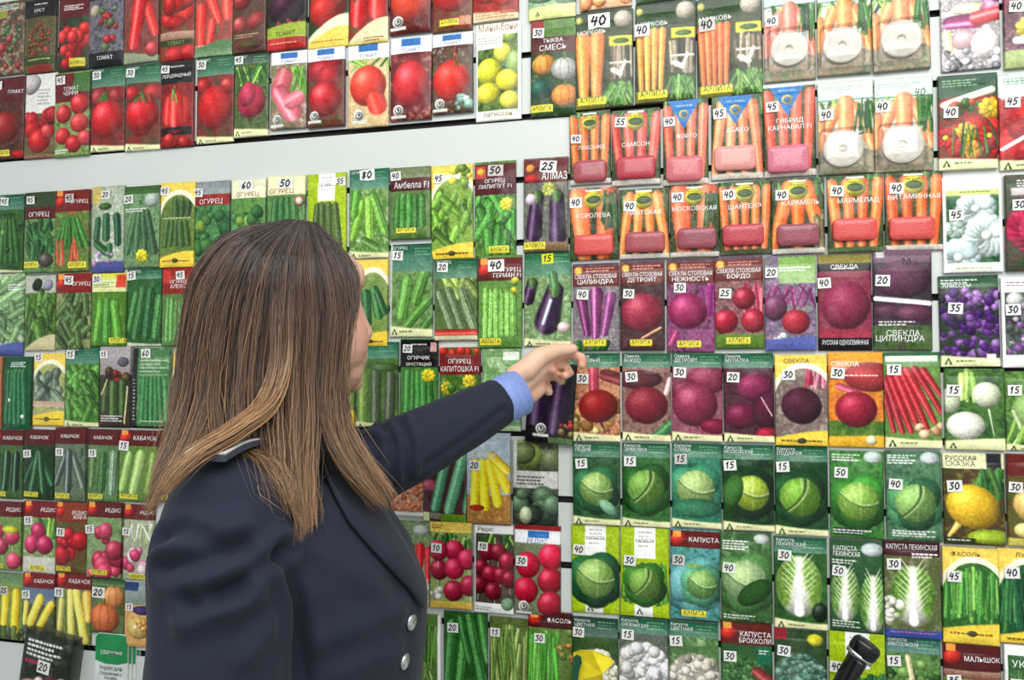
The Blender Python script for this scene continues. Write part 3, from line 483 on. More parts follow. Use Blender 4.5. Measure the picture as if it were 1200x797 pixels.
row('upper beet row', 'beet packets in the upper beet row', [
(672,727,309,411,'brown-headed packet of three long purple beets','40',(.22,.36),"bg((150,150,150),(120,110,120),(170,170,165));S(10,.1,.9,.95,1,.05,[GR,MG],.1);C(.2,.4,.32,.8,.14,(104,40,90),.09,hl=.3);C(.82,.4,.68,.8,.14,(120,56,110),.09,hl=.3);C(.52,.36,.5,.82,.17,(116,48,100),.1,hl=.4);"+SV%('СВЕКЛА СТОЛОВАЯ','ЦИЛИНДРА')),
(727,780,306,411,'brown-headed packet of one round rosy beet','30',(.2,.37),"bg((110,40,60),(70,60,60),(130,70,80));E(.5,.58,.48,.46,(160,54,76),0,.25);C(.9,.75,.5,.86,.03,(190,140,110));"+SV%('СВЕКЛА СТОЛОВАЯ','ДЕТРОЙТ')),
(781,838,304,413,'brown-headed packet of one magenta beet in shiny film','30',(.28,.31),"bg((120,40,90),(150,90,130),(80,50,70));S(12,.7,.25,1,.6,.04,[(140,40,120),(170,80,150)],.1);E(.44,.56,.42,.4,(156,44,96),0,.35);C(.1,.9,.2,.8,.08,(160,60,110));"+SV%('СВЁКЛА СТОЛОВАЯ','НЕЖНОСТЬ')),
(838,896,301,409,'brown-headed packet of three small crimson beets','25',(.22,.4),"bg((110,40,60),(150,110,110),(70,50,60));S(12,.6,.3,1,.6,.03,[(150,40,70),(190,90,110)],.1);rad([(.6,.46)],.24,(176,36,66));rad([(.22,.7),(.78,.7)],.26,(182,38,64));G(.84,1,(110,150,60),(90,130,50));"+SV%('СВЕКЛА СТОЛОВАЯ','БОРДО')),
(896,957,300,411,'lilac and green packet of a cut beet with violet stems','20',(.14,.18),"bg((150,170,140),(110,90,120),(170,150,170));G(.02,.3,(130,190,90),(170,200,160),.28,1);S(24,.1,.3,.95,.58,.02,[(120,40,90),(150,80,130)],.3);E(.2,.55,.24,.28,(120,66,100));E(.6,.7,.28,.26,(176,50,66),0,.2);N(6,.1,.8,.4,.92,.08,[(230,230,236)]);curve(.88,-.04,(90,100,170));L(.3,.13,.6,2)"),
(958,1022,298,411,'black-banded packet of one large maroon beet','40',(.12,.3),"bg((130,50,70),(150,70,90));G(0,.1,(130,120,50),(150,140,70));black('СВЕКЛА','',.1,.18);E(.52,.54,.46,.5,(146,50,84),.2,.2);G(.78,.86,(150,50,70),(170,60,80));B(0,.87,1,1,(34,28,30));T('РУССКАЯ ОДНОСЕМЯННАЯ',.5,.94,.09,WH,'c',.85)"),
(1022,1092,289,411,'glossy dark packet of big purple beets','20',(.16,.33),"bg((90,60,84),(70,50,70),(50,60,50));G(0,.16,(120,90,110),(110,80,100));B(.06,.03,.2,.11,(190,190,190));E(.5,.32,.5,.36,(100,56,84),0,.1);C(.05,.5,.95,.55,.05,(220,216,226));E(.3,.62,.34,.16,(90,50,74));E(.7,.64,.36,.16,(106,60,86));bg((60,84,54),(90,120,70),(80,60,66),v0=.76);L(.1,.72,.6,2);T('СВЕКЛА',.5,.86,.1);T('ЦИЛИНДРА',.45,.91,.1);pen20()"),
])
def sb(t, n): return "sib('%s','%s',.88,.17)" % (t, n)
row('lower beet row', 'beet packets in the lower beet row', [
(672,728,414,517,'green-headed packet of an oval blood-red beet','30',(.22,.29),"bg((170,70,60),(200,150,110),(110,50,44));C(.45,.18,.46,.42,.12,(170,60,84));C(.7,.25,1,.3,.14,(110,40,44));N(16,.02,.6,.98,.9,.1,[(210,170,100),(170,120,60),(200,190,130)],.05);E(.54,.6,.43,.36,(150,28,26),-.1,.35);C(.6,.78,.7,.9,.03,(80,30,30),.01);"+sb('Свекла','БАГРОВЫЙ')),
(729,787,414,517,'green-headed packet of one round dusky beet','30',(.2,.27),"bg((110,50,60),(150,120,110),(90,60,56));E(.35,.3,.5,.2,(110,60,66));C(.9,.45,.98,.3,.06,(210,170,170));E(.5,.59,.45,.4,(140,44,60),0,.25);C(.7,.95,1,.8,.12,(60,130,80));"+sb('Свекла','БОРДО')),
(787,847,414,517,'green-headed packet of overlapping plum-pink beets','30',(.16,.22),"bg((130,60,84),(160,110,120));E(.7,.3,.42,.3,(140,56,80));E(.3,.44,.34,.26,(130,54,76));E(.46,.58,.46,.46,(146,52,82),.2,.3);E(.85,.82,.3,.16,(130,30,60));"+sb('Свекла','ДЕТРОЙТ')),
(848,908,414,518,'green-headed packet of several small dark beets','20',(.2,.27),"bg((50,60,40),(100,50,70),(40,40,40));E(.62,.38,.36,.3,(140,44,88),0,.25);E(.36,.7,.34,.28,(120,34,70),0,.3);E(.85,.65,.3,.4,(90,26,56),0,.1);C(.75,.5,.95,.7,.015,(190,150,160));E(.85,.9,.24,.14,(170,30,60));"+sb('Свекла','МУЛАТКА')),
(908,970,416,522,'yellow-arched packet of one blackish-purple beet','30',(.26,.22),"bg((150,150,120),(120,100,100),(170,170,150));S(10,.6,.05,.95,.4,.03,[(150,40,70),(190,110,130)],.1);E(.5,.56,.4,.38,(84,36,58),.3,.1,.2);gav('СВЕКЛА',.84)"),
(970,1036,413,524,'yellow packet of a round red beet with roots','30',(.17,.22),"bg((230,160,50),(220,120,50),(120,150,60));G(0,.14,(240,170,50),(236,150,60));E(.75,.26,.5,.3,(170,60,60));C(.2,.36,.5,.42,.07,(190,80,110));bg((60,120,50),(120,150,60),v0=.72);E(.5,.6,.39,.36,(160,36,62),0,.3);curve(.88,-.02,(236,180,50));E(.76,.92,.1,.1,(240,230,190),hl=0);T('СВЕКЛА',.06,.15,.1,WH,'l',.5);L(.3,.24,.6,1)"),
(1036,1104,413,525,'green-headed packet of fanned red rhubarb-like stalks','15',(.18,.18),"bg((90,150,70),(130,170,90));G(0,.14,(40,110,70),(120,170,120));B(.05,.04,.95,.1,(220,230,220));C(.05,.3,.3,.82,.09,(150,40,50),.06);C(.12,.25,.45,.82,.09,(160,36,46),.06);C(.22,.22,.58,.8,.09,(170,44,52),.06);C(.32,.2,.72,.78,.09,(160,34,44),.06);C(.42,.2,.86,.72,.09,(170,46,52),.06);C(.55,.18,.98,.62,.08,(150,36,46),.06);C(.7,.2,1,.46,.08,(160,44,50),.05);C(.02,.45,.16,.82,.07,(150,40,50),.05);N(8,.6,.74,.98,.88,.07,[(220,190,150),(200,150,110)]);foot(.87)"),
])
row('cabbage row', 'cabbage packets in the upper cabbage row', [
(672,728,519,614,'green-headed packet of a split pale cabbage','15',(.19,.25),"bg((30,80,50),(60,110,70),(20,60,40));cab(.5,.56,.42,(44,110,76),(150,200,110),0);E(.75,.78,.24,.12,(130,190,160),.7,.1);"+sb('Капуста','ЛЕДИЯ')),
(729,786,519,617,'green-headed packet of a smooth mid-green cabbage','15',(.17,.22),"bg((40,110,56),(60,130,70),(30,84,44));cab(.5,.54,.46,(50,130,60),(120,184,76),1);"+sb('Капуста','ЗИМОВКА')),
(787,846,519,618,'green-headed packet of a light cabbage in blue-green leaves','15',(.18,.19),"bg((40,110,90),(60,140,120),(30,90,70));cab(.48,.54,.46,(60,150,120),(166,208,130),0);E(.5,.76,.5,.2,(60,140,110),0,.1);"+sb('Капуста','СЛАВА')),
(847,908,521,621,'green-headed packet of a yellow-green cabbage in dark leaves','15',(.15,.24),"bg((24,56,36),(40,90,50),(20,44,30));E(.42,.6,.5,.46,(50,120,56));cab(.55,.56,.42,(30,80,40),(176,206,60),0);E(.2,.55,.2,.36,(70,140,60),.3,.1);"+sb('Капуста','МОСКОВСКАЯ')),
(908,971,523,627,'green-headed packet of a bright cabbage with a diagonal leaf edge','15',(.15,.23),"bg((24,70,40),(44,100,56));cab(.47,.57,.46,(30,84,50),(128,196,60),1);"+sb('Капуста','ПОДАРОК')),
(972,1036,528,630,'all-green packet of a light cabbage with a central rib','50',(.2,.25),"bg((50,130,60),(80,160,76),(40,100,54));L(.05,.05,.5,3);E(.8,.07,.18,.12,(200,214,214),hl=0);cab(.52,.58,.46,(60,150,60),(150,214,84),0);B(.06,.88,.6,.96,(50,80,60));L(.06,.9,.7,2)"),
(1038,1104,528,633,'grey-green packet of a pointed pale cabbage','40',(.17,.37),"bg((60,110,80),(90,140,110),(50,90,66));L(.05,.05,.5,4);E(.8,.08,.18,.12,(200,210,214),hl=0);cab(.52,.58,.44,(70,140,100),(150,210,120),1);L(.1,.88,.75,3)"),
])
row('lower cabbage row', 'cabbage packets in the lower cabbage row', [
(670,727,615,718,'lime-striped packet of a dark-leaved cabbage','40',(.17,.28),"lime('КАПУСТА');cab(.5,.6,.48,(40,110,70),(150,206,110),0)"),
(727,785,618,722,'lime-striped packet of a small crinkled cabbage','30',(.2,.37),"lime('КАПУСТА');S(60,.1,.4,.9,.84,.05,[(80,150,50),(60,120,40),(100,170,60)],.1);cab(.5,.62,.38,(60,130,50),(130,190,80),1)"),
(785,844,620,725,'brown-headed packet of a bluish cabbage','30',(.17,.34),"bg((50,120,90),(90,160,170),(40,100,70));cab(.48,.6,.5,(100,170,170),(130,196,110),0);E(.24,.6,.28,.4,(120,190,196),.2,.1);cab(.64,.6,.36,(90,170,140),(126,196,110),0);ael('КАПУСТА','',.02,.2,(.28,.92))"),
(845,906,623,727,'silver-green packet of a large folded cabbage','40',(.16,.4),"bg((90,140,90),(60,110,60),(130,170,130));cab(.48,.55,.52,(80,140,80),(160,200,150),0);E(.66,.66,.4,.22,(50,110,46),-.6,.05);L(.05,.1,.5,4);L(.05,.92,.6,2);E(.8,.07,.16,.1,(200,210,210),hl=0)"),
(907,970,629,736,'green-headed packet of one upright napa cabbage','30',(.2,.2),"bg((40,90,50),(70,130,60));china(.47,.53,.44,.62,(146,206,84));E(.85,.8,.16,.2,(40,60,44));"+sb('Капуста','ПЕКИНСКАЯ')),
(972,1035,632,739,'dark green packet of two slender napa cabbages','50',(.16,.34),"bg((44,90,60),(60,110,70));china(.28,.6,.28,.56,(124,182,90));china(.8,.68,.26,.6,(120,190,84));E(.8,.1,.22,.14,(190,204,206),hl=0);T('КАПУСТА',.06,.12,.09,WH,'l',.45);T('ПЕКИНСКАЯ',.06,.18,.09,WH,'l',.5);L(.05,.22,.45,2);L(.05,.88,.5,3)"),
(1036,1103,633,746,'maroon-topped packet of a napa cabbage on blue foot','30',(.17,.24),"bg((110,90,70),(90,110,60),(150,140,120));B(0,0,1,.16,(74,26,34));T('КАПУСТА ПЕКИНСКАЯ',.5,.09,.1,WH,'c',.9);L(.5,.13,.45,2);china(.5,.56,.4,.6,(126,188,70));N(14,.02,.6,.3,.88,.07,[(230,226,210),(190,200,170)]);curve(.9,.0,(60,84,170));L(.1,.93,.8,1,(200,120,140))"),
])
row('bottom cauliflower row', 'packets in the bottom row right of the woman', [
(671,725,723,None,'dark-headed packet of a creamy cauliflower','30',(.14,.16),"bg((50,90,54),(80,110,70));curd(.5,.57,.52,[(232,234,214),(236,236,222),(206,208,180)]);sib('Капуста','ЦВЕТНАЯ',1,.2,(24,70,54))"),
(725,783,723,None,'green-headed packet of a pure white cauliflower','15',(.18,.18),"bg((90,100,90),(110,120,110));curd(.48,.57,.66,[(226,226,228),(240,240,240),(206,206,212)]);sib('Капуста','СНЕЖНЫЙ ШАР',1,.16)"),
(784,843,727,None,'green-headed packet of a pinkish cauliflower','15',(.15,.2),"bg((110,150,100),(80,130,80),(170,196,150));curd(.52,.6,.58,[(222,212,202),(226,214,204),(190,186,170)]);sib('Капуста','ЦВЕТНАЯ',1,.16)"),
(844,905,727,None,'brown-headed packet of a flat green broccoli head','30',(.18,.36),"bg((60,120,70),(44,90,60));curd(.45,.62,.6,[(96,160,100),(110,176,110),(70,130,80)],140,.06);C(.7,.5,1,.62,.12,(140,60,56),.14);B(.7,.24,.96,.42,(30,120,90));L(.74,.28,.18,2);ael('КАПУСТА','БРОККОЛИ',.02,.24,None,(110,44,36))"),
(906,968,736,None,'dark packet of a blue-green broccoli head','30',(.18,.22),"bg((40,70,50),(70,100,60));curd(.5,.5,.56,[(116,156,140),(124,170,152),(80,130,116)],150,.07);B(0,0,.24,.12,(150,40,54));E(.78,.1,.16,.12,(216,206,50),hl=0);C(.02,.85,.5,1,.12,(150,50,56))"),
(969,1035,740,None,'lime-striped packet with dark leaves','40',(.13,.34),"lime('КАПУСТА');S(30,.3,.4,1,.9,.06,[(30,100,60),(50,130,70)],.2)"),
(1037,1102,745,None,'teal-headed packet of loose leafy sprouts with a pale stalk','15',(.14,.24),"bg((70,120,70),(110,160,90),(50,90,60));N(60,.02,.24,.98,.95,.08,[(90,150,76),(130,180,100),(60,110,60)],.1);C(.4,.2,.46,.4,.06,(190,180,140));C(.46,.4,.2,.7,.06,(190,180,140));sib('Капуста','БРЮССЕЛЬСКАЯ',1,.16,(30,96,84))"),
])
AE = "ael('%s','%s',.02,%g,%s,(112,36,30),%d,(%s))"
row('top cucumber row', 'cucumber packets in the top cucumber row', [
(-8,29,229,320,'plain green packet of dark leaves and cucumbers','45',(.4,.09),"bg((36,90,50),(70,120,60),(24,60,40));cuc(5,(56,116,56),.34,.86,.09,.1);N(10,0,.3,1,.8,.07,[(120,170,90),(40,90,50)]);sib('ОГУРЕЦ','',.93,.2,(20,96,72))"),
(30,67,226,320,'maroon-banded packet of cucumbers on netting','45',(.2,.1),"bg((60,120,60),(130,170,110),(40,90,60));pile(12,(48,110,62),.38,.78,.08,.14);B(0,0,1,.2,(60,80,50));B(0,.2,1,.34,(94,36,34));T('ОГУРЕЦ',.5,.31,.12);E(.75,.85,.22,.2,(90,80,76));tagl(.08,.9)"),
(67,107,224,319,'red-headed packet of slim cucumbers above orange foot','45',(.45,.1),"bg((190,90,60),(90,130,60),(150,170,90));cuc(7,(60,130,56),.34,.7,.07,.16);S(14,.05,.6,.95,.92,.04,[(196,80,56),(220,130,90),(90,140,70)],.1);ael('ОГУРЕЦ','',.0,.27,(.5,.92),(130,40,34))"),
(108,147,219,320,'white and violet packet of short dark cucumbers','20',(.44,.1),"bg((200,206,196),(150,170,150),(220,220,214));B(0,0,.3,.2,(200,180,100));E(.45,.24,.2,.1,(70,120,50));C(.24,.4,.2,.6,.12,(40,96,60),bp=.5);C(.5,.36,.5,.6,.12,(44,100,64),bp=.5);C(.8,.36,.84,.66,.11,(34,80,60),bp=.5);C(.2,.66,.5,.76,.12,(40,100,60),bp=.5);C(.6,.7,.62,.8,.1,(50,110,70),bp=.5);curve(.86,0,(90,90,160),(70,84,150));N(8,.1,.78,.9,.9,.07,[(170,130,180),(220,210,230)])"),
(147,189,219,314,'green packet of cucumbers with a yellow flower','20',(.14,.16),"bg((90,140,90),(130,170,130),(60,110,66));cuc(4,(70,112,80),.32,.82,.11,.14);flow(.55,.86,.17,(226,220,50));E(.78,.18,.2,.2,(170,186,180),hl=0);G(.0,.1,(60,110,50),(80,130,70));L(.05,.28,.6,2)"),
(189,230,215,314,'yellow-footed packet of six stubby cucumbers','45',(.14,.1),"bg((90,120,60),(120,150,70),(70,100,50));cuc(3,(60,96,56),.2,.4,.1,0,.4,.9);cuc(5,(66,100,54),.46,.74,.1,.05);gav('',.82);L(.1,.42,.8,1,(200,210,180))"),
(230,272,213,None,'grey-topped maroon-banded packet of leafy cucumbers','45',(.13,.14),"bg((60,130,80),(90,160,100),(40,100,60));N(24,.02,.34,.98,.9,.14,[(70,140,80),(90,160,90),(50,110,70)],.1);G(0,.2,(130,140,146),(150,160,160));B(0,.17,1,.31,(150,34,34));T('ОГУРЕЦ',.5,.29,.12);flow(.2,.56,.14,(140,200,80))"),
(273,314,211,None,'cream-topped packet of cucumber leaves','60',(.46,.08),"bg((80,150,80),(110,170,90),(60,120,66));N(20,.02,.3,.98,.9,.14,[(80,150,84),(140,190,80),(50,110,60)],.1);B(0,0,1,.24,(222,222,190));T('ОГУРЕЦ',.5,.22,.12,(150,90,70));big()"),
(315,360,207,None,'cream-topped packet with a red ring emblem','50',(.5,.1),"bg((70,130,80),(110,170,100),(60,120,80));cuc(4,(60,120,70),.3,.9,.12);B(0,0,1,.24,(226,222,180));T('ОГУРЕЦ',.4,.22,.12,(150,90,60));E(.86,.32,.14,.14,(170,110,90),hl=0);E(.86,.32,.09,.09,(226,214,190),hl=0);big()"),
(362,408,204,None,'lime-striped packet of cucumbers','35',(.86,.11),"lime('ОГУРЕЦ');cuc(4,(90,120,70),.38,.9,.1)"),
(410,457,199,303,'green-headed packet of bright long cucumbers','80',(.46,.07),"bg((200,214,190),(90,150,60),(150,180,120));C(.34,.4,.12,.76,.12,(120,190,60),bp=.5);C(.52,.36,.55,.8,.13,(130,196,70),bp=.5);C(.64,.34,.9,.7,.12,(100,170,60),bp=.5);C(.2,.28,.14,.5,.12,(90,170,60),bp=.5);C(.4,.8,.7,.88,.1,(90,140,70));sib('ОГУРЕЦ','',.9,.23,(20,110,80));big()"),
(458,506,197,281,'maroon-banded packet of five upright cucumbers','40',(.15,.12),"bg((120,160,90),(80,120,60));cuc(5,(66,140,64),.4,.82,.1,.03);G(0,.18,(110,130,90),(130,140,110));B(0,.16,1,.34,(84,30,30));T('Амбелла F1',.54,.3,.15,WH,'c',.85);tagl(.22,.88)"),
(506,556,194,304,'yellow packet of a basket of small cucumbers','45',(.2,.14),"bg((120,170,60),(150,190,80),(90,150,60));pile(12,(110,170,60),.36,.8,.08,.16,.4,.1,.9,.2);gav('',.84);N(10,.5,.02,.95,.25,.09,[(140,180,60),(226,210,70)])"),
(557,606,190,301,'maroon-headed packet of a heap of cucumbers with yellow flower','50',(.52,.1),"bg((80,140,60),(120,170,80),(60,110,50));pile(14,(70,150,64),.36,.88,.1,.2,.5,.1,.9,.2);flow(.78,.46,.16,(226,220,50));ael('ОГУРЕЦ','ЛИЛИПУТ F1',.03,.36,(.4,.93),(96,30,34),0);B(.04,.05,.28,.18,(190,60,50));E(.16,.11,.1,.1,(240,170,60),hl=0);big()"),
(614,667,186,296,'red-headed packet of two glossy purple eggplants','25',(.56,.1),"bg((130,130,120),(100,100,96),(150,160,120));egg(.32,.42,.24,.8,.16,.21);egg(.75,.42,.77,.84,.17,.21);flow(.58,.34,.16,(190,200,90));E(.18,.44,.13,.13,(214,200,220),hl=0);G(.9,1,(150,120,90),(110,90,70));ael('','',.02,.27,(.06,.93),(112,38,34),0);E(.22,.22,.2,.1,(190,30,34));E(.16,.11,.1,.1,(240,150,60),hl=0);T('АЛМАЗ',.98,.24,.17,WH,'r',.56);big()"),
])
row('second cucumber row', 'cucumber packets in the second cucumber row', [
(-8,29,321,417,'pale packet of grey-green cucumbers with blue corner','',0,"bg((150,180,150),(190,204,180),(110,150,110));pile(12,(120,164,120),.1,.8,.09,.2,.5,.1,.9,.5);curve(.9,-.08,(90,100,170),(70,80,150));L(.5,.14,.4,3)"),
(30,67,322,411,'white-bannered packet of clustered cucumbers with a star badge','',0,"bg((110,160,60),(80,130,50),(150,190,80));B(0,.02,1,.25,(176,180,170));E(.42,.14,.16,.18,(30,60,40),hl=0);E(.76,.15,.16,.16,(150,150,170),hl=0);pile(14,(76,120,54),.32,.9,.1,.18,.5,.1,.9,.1);curve(.98,-.2,(200,190,150))"),
(67,109,320,409,'red-headed packet of striped cucumbers on straw','45',(.38,.1),"bg((110,140,80),(150,160,110),(80,110,60));pile(14,(80,110,64),.34,.9,.08,.2,.5,.1,.9,.25);ael('ОГУРЕЦ','',.02,.27,None,(150,36,36))"),
(109,150,321,406,'yellow-bannered packet of yellow-green cucumbers','30',(.15,.08),"bg((110,170,50),(80,140,50),(140,190,60));B(0,0,1,.26,(216,220,160));B(0,0,1,.07,(220,220,70));B(.72,.03,.98,.2,(214,70,50));L(.08,.13,.6,3,(110,140,80));C(.3,.42,.2,.88,.13,(90,170,56),bp=.5);C(.5,.4,.5,.9,.14,(70,150,56),bp=.5);C(.7,.42,.82,.88,.13,(90,170,56),bp=.5);tagl(.62,.92)"),
(150,191,315,406,'green packet of large ridged cucumbers','15',(.13,.09),"bg((40,100,56),(60,130,70));C(.3,.35,.1,.75,.13,(60,130,66),bp=.7);C(.5,.3,.3,.85,.15,(50,110,60),bp=.7);C(.72,.32,.6,.85,.15,(40,100,60),bp=.7);C(.95,.4,.85,.85,.13,(60,130,70),bp=.7);sib('ОГУРЕЦ','',1,.14);curve(.93,.03,(214,226,200))"),
(191,232,314,406,'red-headed packet of upright pale-striped cucumbers','45',(.55,.1),"bg((110,160,90),(80,130,70));cuc(6,(90,150,84),.4,.92,.085,.03);ael('ОГУРЕЦ','АЛЕКС',.0,.34,None,(160,44,36),0);B(.04,.04,.26,.2,(200,60,50))"),
])
row('row beside her face', 'cucumber and eggplant packets at the height of her face', [
(418,456,305,406,'yellow packet of two dark cucumbers beside her nose','',0,"bg((150,170,100),(110,150,70));C(.35,.4,.4,.72,.16,(50,110,70),bp=.4);C(.6,.36,.75,.64,.16,(60,124,76),bp=.4);C(.7,.4,.9,.6,.12,(50,100,64));gav('',.84)"),
(457,508,287,395,'green-headed packet of three smooth large cucumbers','15',(.18,.12),"bg((90,140,80),(130,170,110),(60,110,60));C(.42,.4,.3,.75,.15,(100,170,76),bp=.4);C(.8,.32,.62,.6,.14,(84,150,66),bp=.4);C(.88,.62,.45,.86,.12,(80,150,60),bp=.4);C(.95,.8,.8,.9,.1,(70,130,60));sib('ОГУРЕЦ','',.87,.3,(20,104,76));B(0,0,.05,1,(210,220,210))"),
(510,561,304,399,'green-headed packet of grey-green pickling cucumbers in a dish','20',(.2,.1),"bg((110,140,80),(80,110,60));pile(5,(150,180,90),.26,.4,.08,.14,.4,.3,.9);C(.14,.44,.4,.82,.12,(104,130,96),bp=.6);C(.36,.4,.66,.84,.12,(96,120,90),bp=.6);C(.66,.42,.92,.84,.12,(104,130,96),bp=.6);C(.05,.9,.95,.9,.08,(180,60,50));sib('ОГУРЕЦ','',1,.24);curve(.93,0,(220,214,180))"),
(561,613,300,408,'red-headed packet of six upright light cucumbers','40',(.42,.11),"bg((120,170,90),(90,150,70));cuc(6,(120,190,90),.38,.86,.095,.02,bp=.7);ael('ОГУРЕЦ','ГЕРМАН F1',.03,.28,(.1,.93),(112,38,40));N(8,.75,.26,1,.4,.07,[(220,210,60),(120,170,70)]);big()"),
(614,670,295,406,'green-headed packet of a fat black eggplant','15',(.5,.08),"bg((170,196,150),(110,150,100),(200,214,190));egg(.18,.34,.1,.5,.13,.15);egg(.66,.42,.5,.74,.2,.3);C(.58,.52,.42,.76,.04,(180,190,210));E(.85,.8,.14,.12,(220,190,190));sib('','',.9,.26,(14,110,70));C(.62,.26,.66,.36,.1,(70,130,80));yel()"),
])
row('third cucumber row', 'packets in the third cucumber row left of the woman', [
(-10,4,418,503,'reddish packet cut by the photo edge','',0,"bg((190,110,80),(150,120,80));N(10,.1,.2,.9,.9,.12,[(206,90,60),(170,130,70)])"),
(5,39,418,503,'deep green packet of long narrow cucumbers','',0,"bg((20,90,60),(40,120,76));cuc(5,(36,110,74),.2,.9,.1,.04,bp=.6);L(.3,.08,.5,3);E(.3,.6,.06,.06,WH);E(.75,.82,.06,.06,WH);B(0,0,.08,1,(60,70,50))"),
(39,77,414,499,'yellow packet of grey cucumbers','15',(.15,.06),"bg((190,190,120),(150,160,110));pile(9,(110,130,116),.34,.66,.11,.18,.4,.15,.9,.2);G(.66,.74,(190,160,140),(200,180,150));gav('',.8);L(.1,.9,.8,1,(140,120,60))"),
(77,118,406,500,'green-headed packet of glossy gherkins','15',(.18,.1),"bg((60,130,50),(90,160,60));pile(18,(90,160,70),.3,.84,.1,.16,.5,.12,.9,.15);sib('ОГУРЕЦ','',.9,.22,(20,104,76))"),
(118,155,406,500,'grey packet of dark cucumbers in a basket','15',(.15,.1),"G(0,.36,(170,166,170),(150,140,144));bg((70,70,50),(60,60,50),(110,60,54),v0=.36);N(10,.3,.3,.9,.42,.1,[(150,50,50),(90,70,40)]);C(.25,.5,.2,.78,.13,(64,90,50),bp=.5);C(.5,.48,.5,.84,.14,(70,100,56),bp=.5);C(.78,.46,.78,.8,.13,(60,90,50),bp=.5);E(.78,.2,.18,.14,(100,100,110),hl=0);C(.1,.6,.3,.42,.02,(220,196,130));C(.92,.5,.85,.95,.02,(220,196,130));L(.1,.86,.7,3)"),
(157,201,408,500,'white packet with a black side stripe and thin cucumbers','60',(.36,.07),"bg((110,170,120),(70,140,90),(150,190,150));cuc(6,(60,140,90),.36,.92,.075,.05,.28,.96);B(0,0,.16,1,(40,44,44));L(.04,.4,.06,12,(190,190,190),.045,.012);L(.24,.16,.7,5,(200,210,200),.045);L(.26,.92,.6,1)"),
(202,240,411,500,'yellow-topped packet half hidden by her hair','15',(.3,.05),"bg((90,160,90),(150,190,110));cuc(5,(70,150,84),.4,.95,.1);gav('',.85)"),
])
row('row beside her mouth', 'packets between her face and the outstretched sleeve', [
(370,417,401,501,'yellow-footed packet mostly hidden by her hair','',0,"bg((90,150,80),(150,190,110));cuc(4,(70,150,84),.3,.9,.1);gav('',.8)"),
(418,468,401,500,'green-headed packet of tall zucchini beside her chin','',0,"bg((110,160,80),(70,110,60));C(.2,.4,.2,.9,.14,(120,160,80));C(.5,.36,.5,.9,.14,(80,96,70));C(.84,.4,.82,.9,.13,(84,92,76));E(.7,.3,.34,.1,(90,130,80));sib('КАБАЧОК','',.92,.2,(20,110,80))"),
(469,514,397,495,'black-headed packet of thin cucumbers with a yellow flower','20',(.2,.12),"bg((60,130,60),(90,160,80));cuc(5,(70,150,76),.4,.95,.1,.03);flow(.76,.44,.17,(232,214,40));black('ОГУРЧИК','ХРУСТЯЩИЙ',.02,.34);B(.8,.05,.95,.16,(200,150,150))"),
(516,565,407,502,'brown-headed packet of leaves with two yellow flowers','',0,"bg((110,160,60),(70,120,50),(150,170,90));flow(.2,.5,.16,(230,210,50));flow(.74,.42,.16,(232,214,60));N(20,.05,.5,.95,.95,.12,[(90,150,60),(60,120,50)]);N(6,.05,.03,.95,.1,.12,[(190,140,60),(200,60,50)]);B(0,.1,1,.34,(120,34,32));T('ОГУРЕЦ',.5,.2,.1);T('КАПИТОШКА F1',.5,.3,.12)"),
(566,612,409,505,'pale green packet behind the shirt cuff','',0,"bg((150,200,150),(110,170,110),(200,220,190));S(20,.1,.3,.9,.9,.04,[(110,180,80),(150,210,150)],.2);B(.55,.04,.95,.14,(220,226,220));curve(.92,0,(190,220,180))"),
])
AZ = "ael('%s','%s',.0,.22,(.1,.92),(104,36,34),%d)"
row('left zucchini row', 'zucchini packets left of the woman', [
(-10,28,504,584,'brown-headed packet of glossy dark zucchini','',0,"bg((90,130,80),(60,100,60));C(.25,.38,.2,.8,.13,(28,60,44),hl=.4);C(.55,.36,.5,.82,.13,(30,66,46),hl=.4);C(.82,.36,.8,.82,.12,(24,56,44),hl=.4);"+AZ%('КАБАЧОК','',1)),
(29,65,503,585,'brown-headed packet of fanned dark zucchini','15',(.15,.35),"bg((50,90,50),(30,60,40));C(.45,.38,.1,.74,.12,(30,76,50));C(.62,.38,.95,.74,.12,(40,96,60));C(.5,.36,.34,.84,.13,(40,90,56),hl=.3);C(.58,.36,.7,.84,.13,(34,84,52),hl=.3);"+AZ%('КАБАЧОК','',0)),
(66,103,501,587,'brown-headed packet of grey-black zucchini','15',(.2,.33),"bg((90,110,90),(110,130,110),(60,80,64));C(.4,.38,.1,.74,.12,(74,86,84),hl=.3);C(.66,.38,.92,.76,.12,(84,100,90),hl=.3);C(.5,.36,.48,.82,.14,(66,80,76),hl=.35);"+AZ%('КАБАЧОК','',0)),
(103,140,503,588,'brown-headed packet of striped zucchini beside a bush','15',(.2,.33),"bg((120,160,110),(80,120,80));C(.22,.4,.18,.74,.14,(90,130,80),bp=.8);C(.55,.36,.5,.82,.13,(60,110,60),bp=.8);C(.86,.34,.82,.84,.13,(110,140,120),bp=.8);"+AZ%('КАБАЧОК','',0)),
(140,186,504,588,'red-emblem packet of pale green marrows','15',(.15,.22),"bg((90,140,60),(120,160,80));C(.3,.36,.12,.8,.12,(150,196,110));C(.6,.34,.42,.84,.13,(160,204,120));C(.9,.36,.8,.84,.11,(120,170,80));"+AZ%('КАБАЧОК','',1)),
(188,216,504,589,'dark packet half hidden behind her hair','',0,"bg((110,80,60),(90,110,60));"+AZ%('КАБАЧОК','',0)),
])
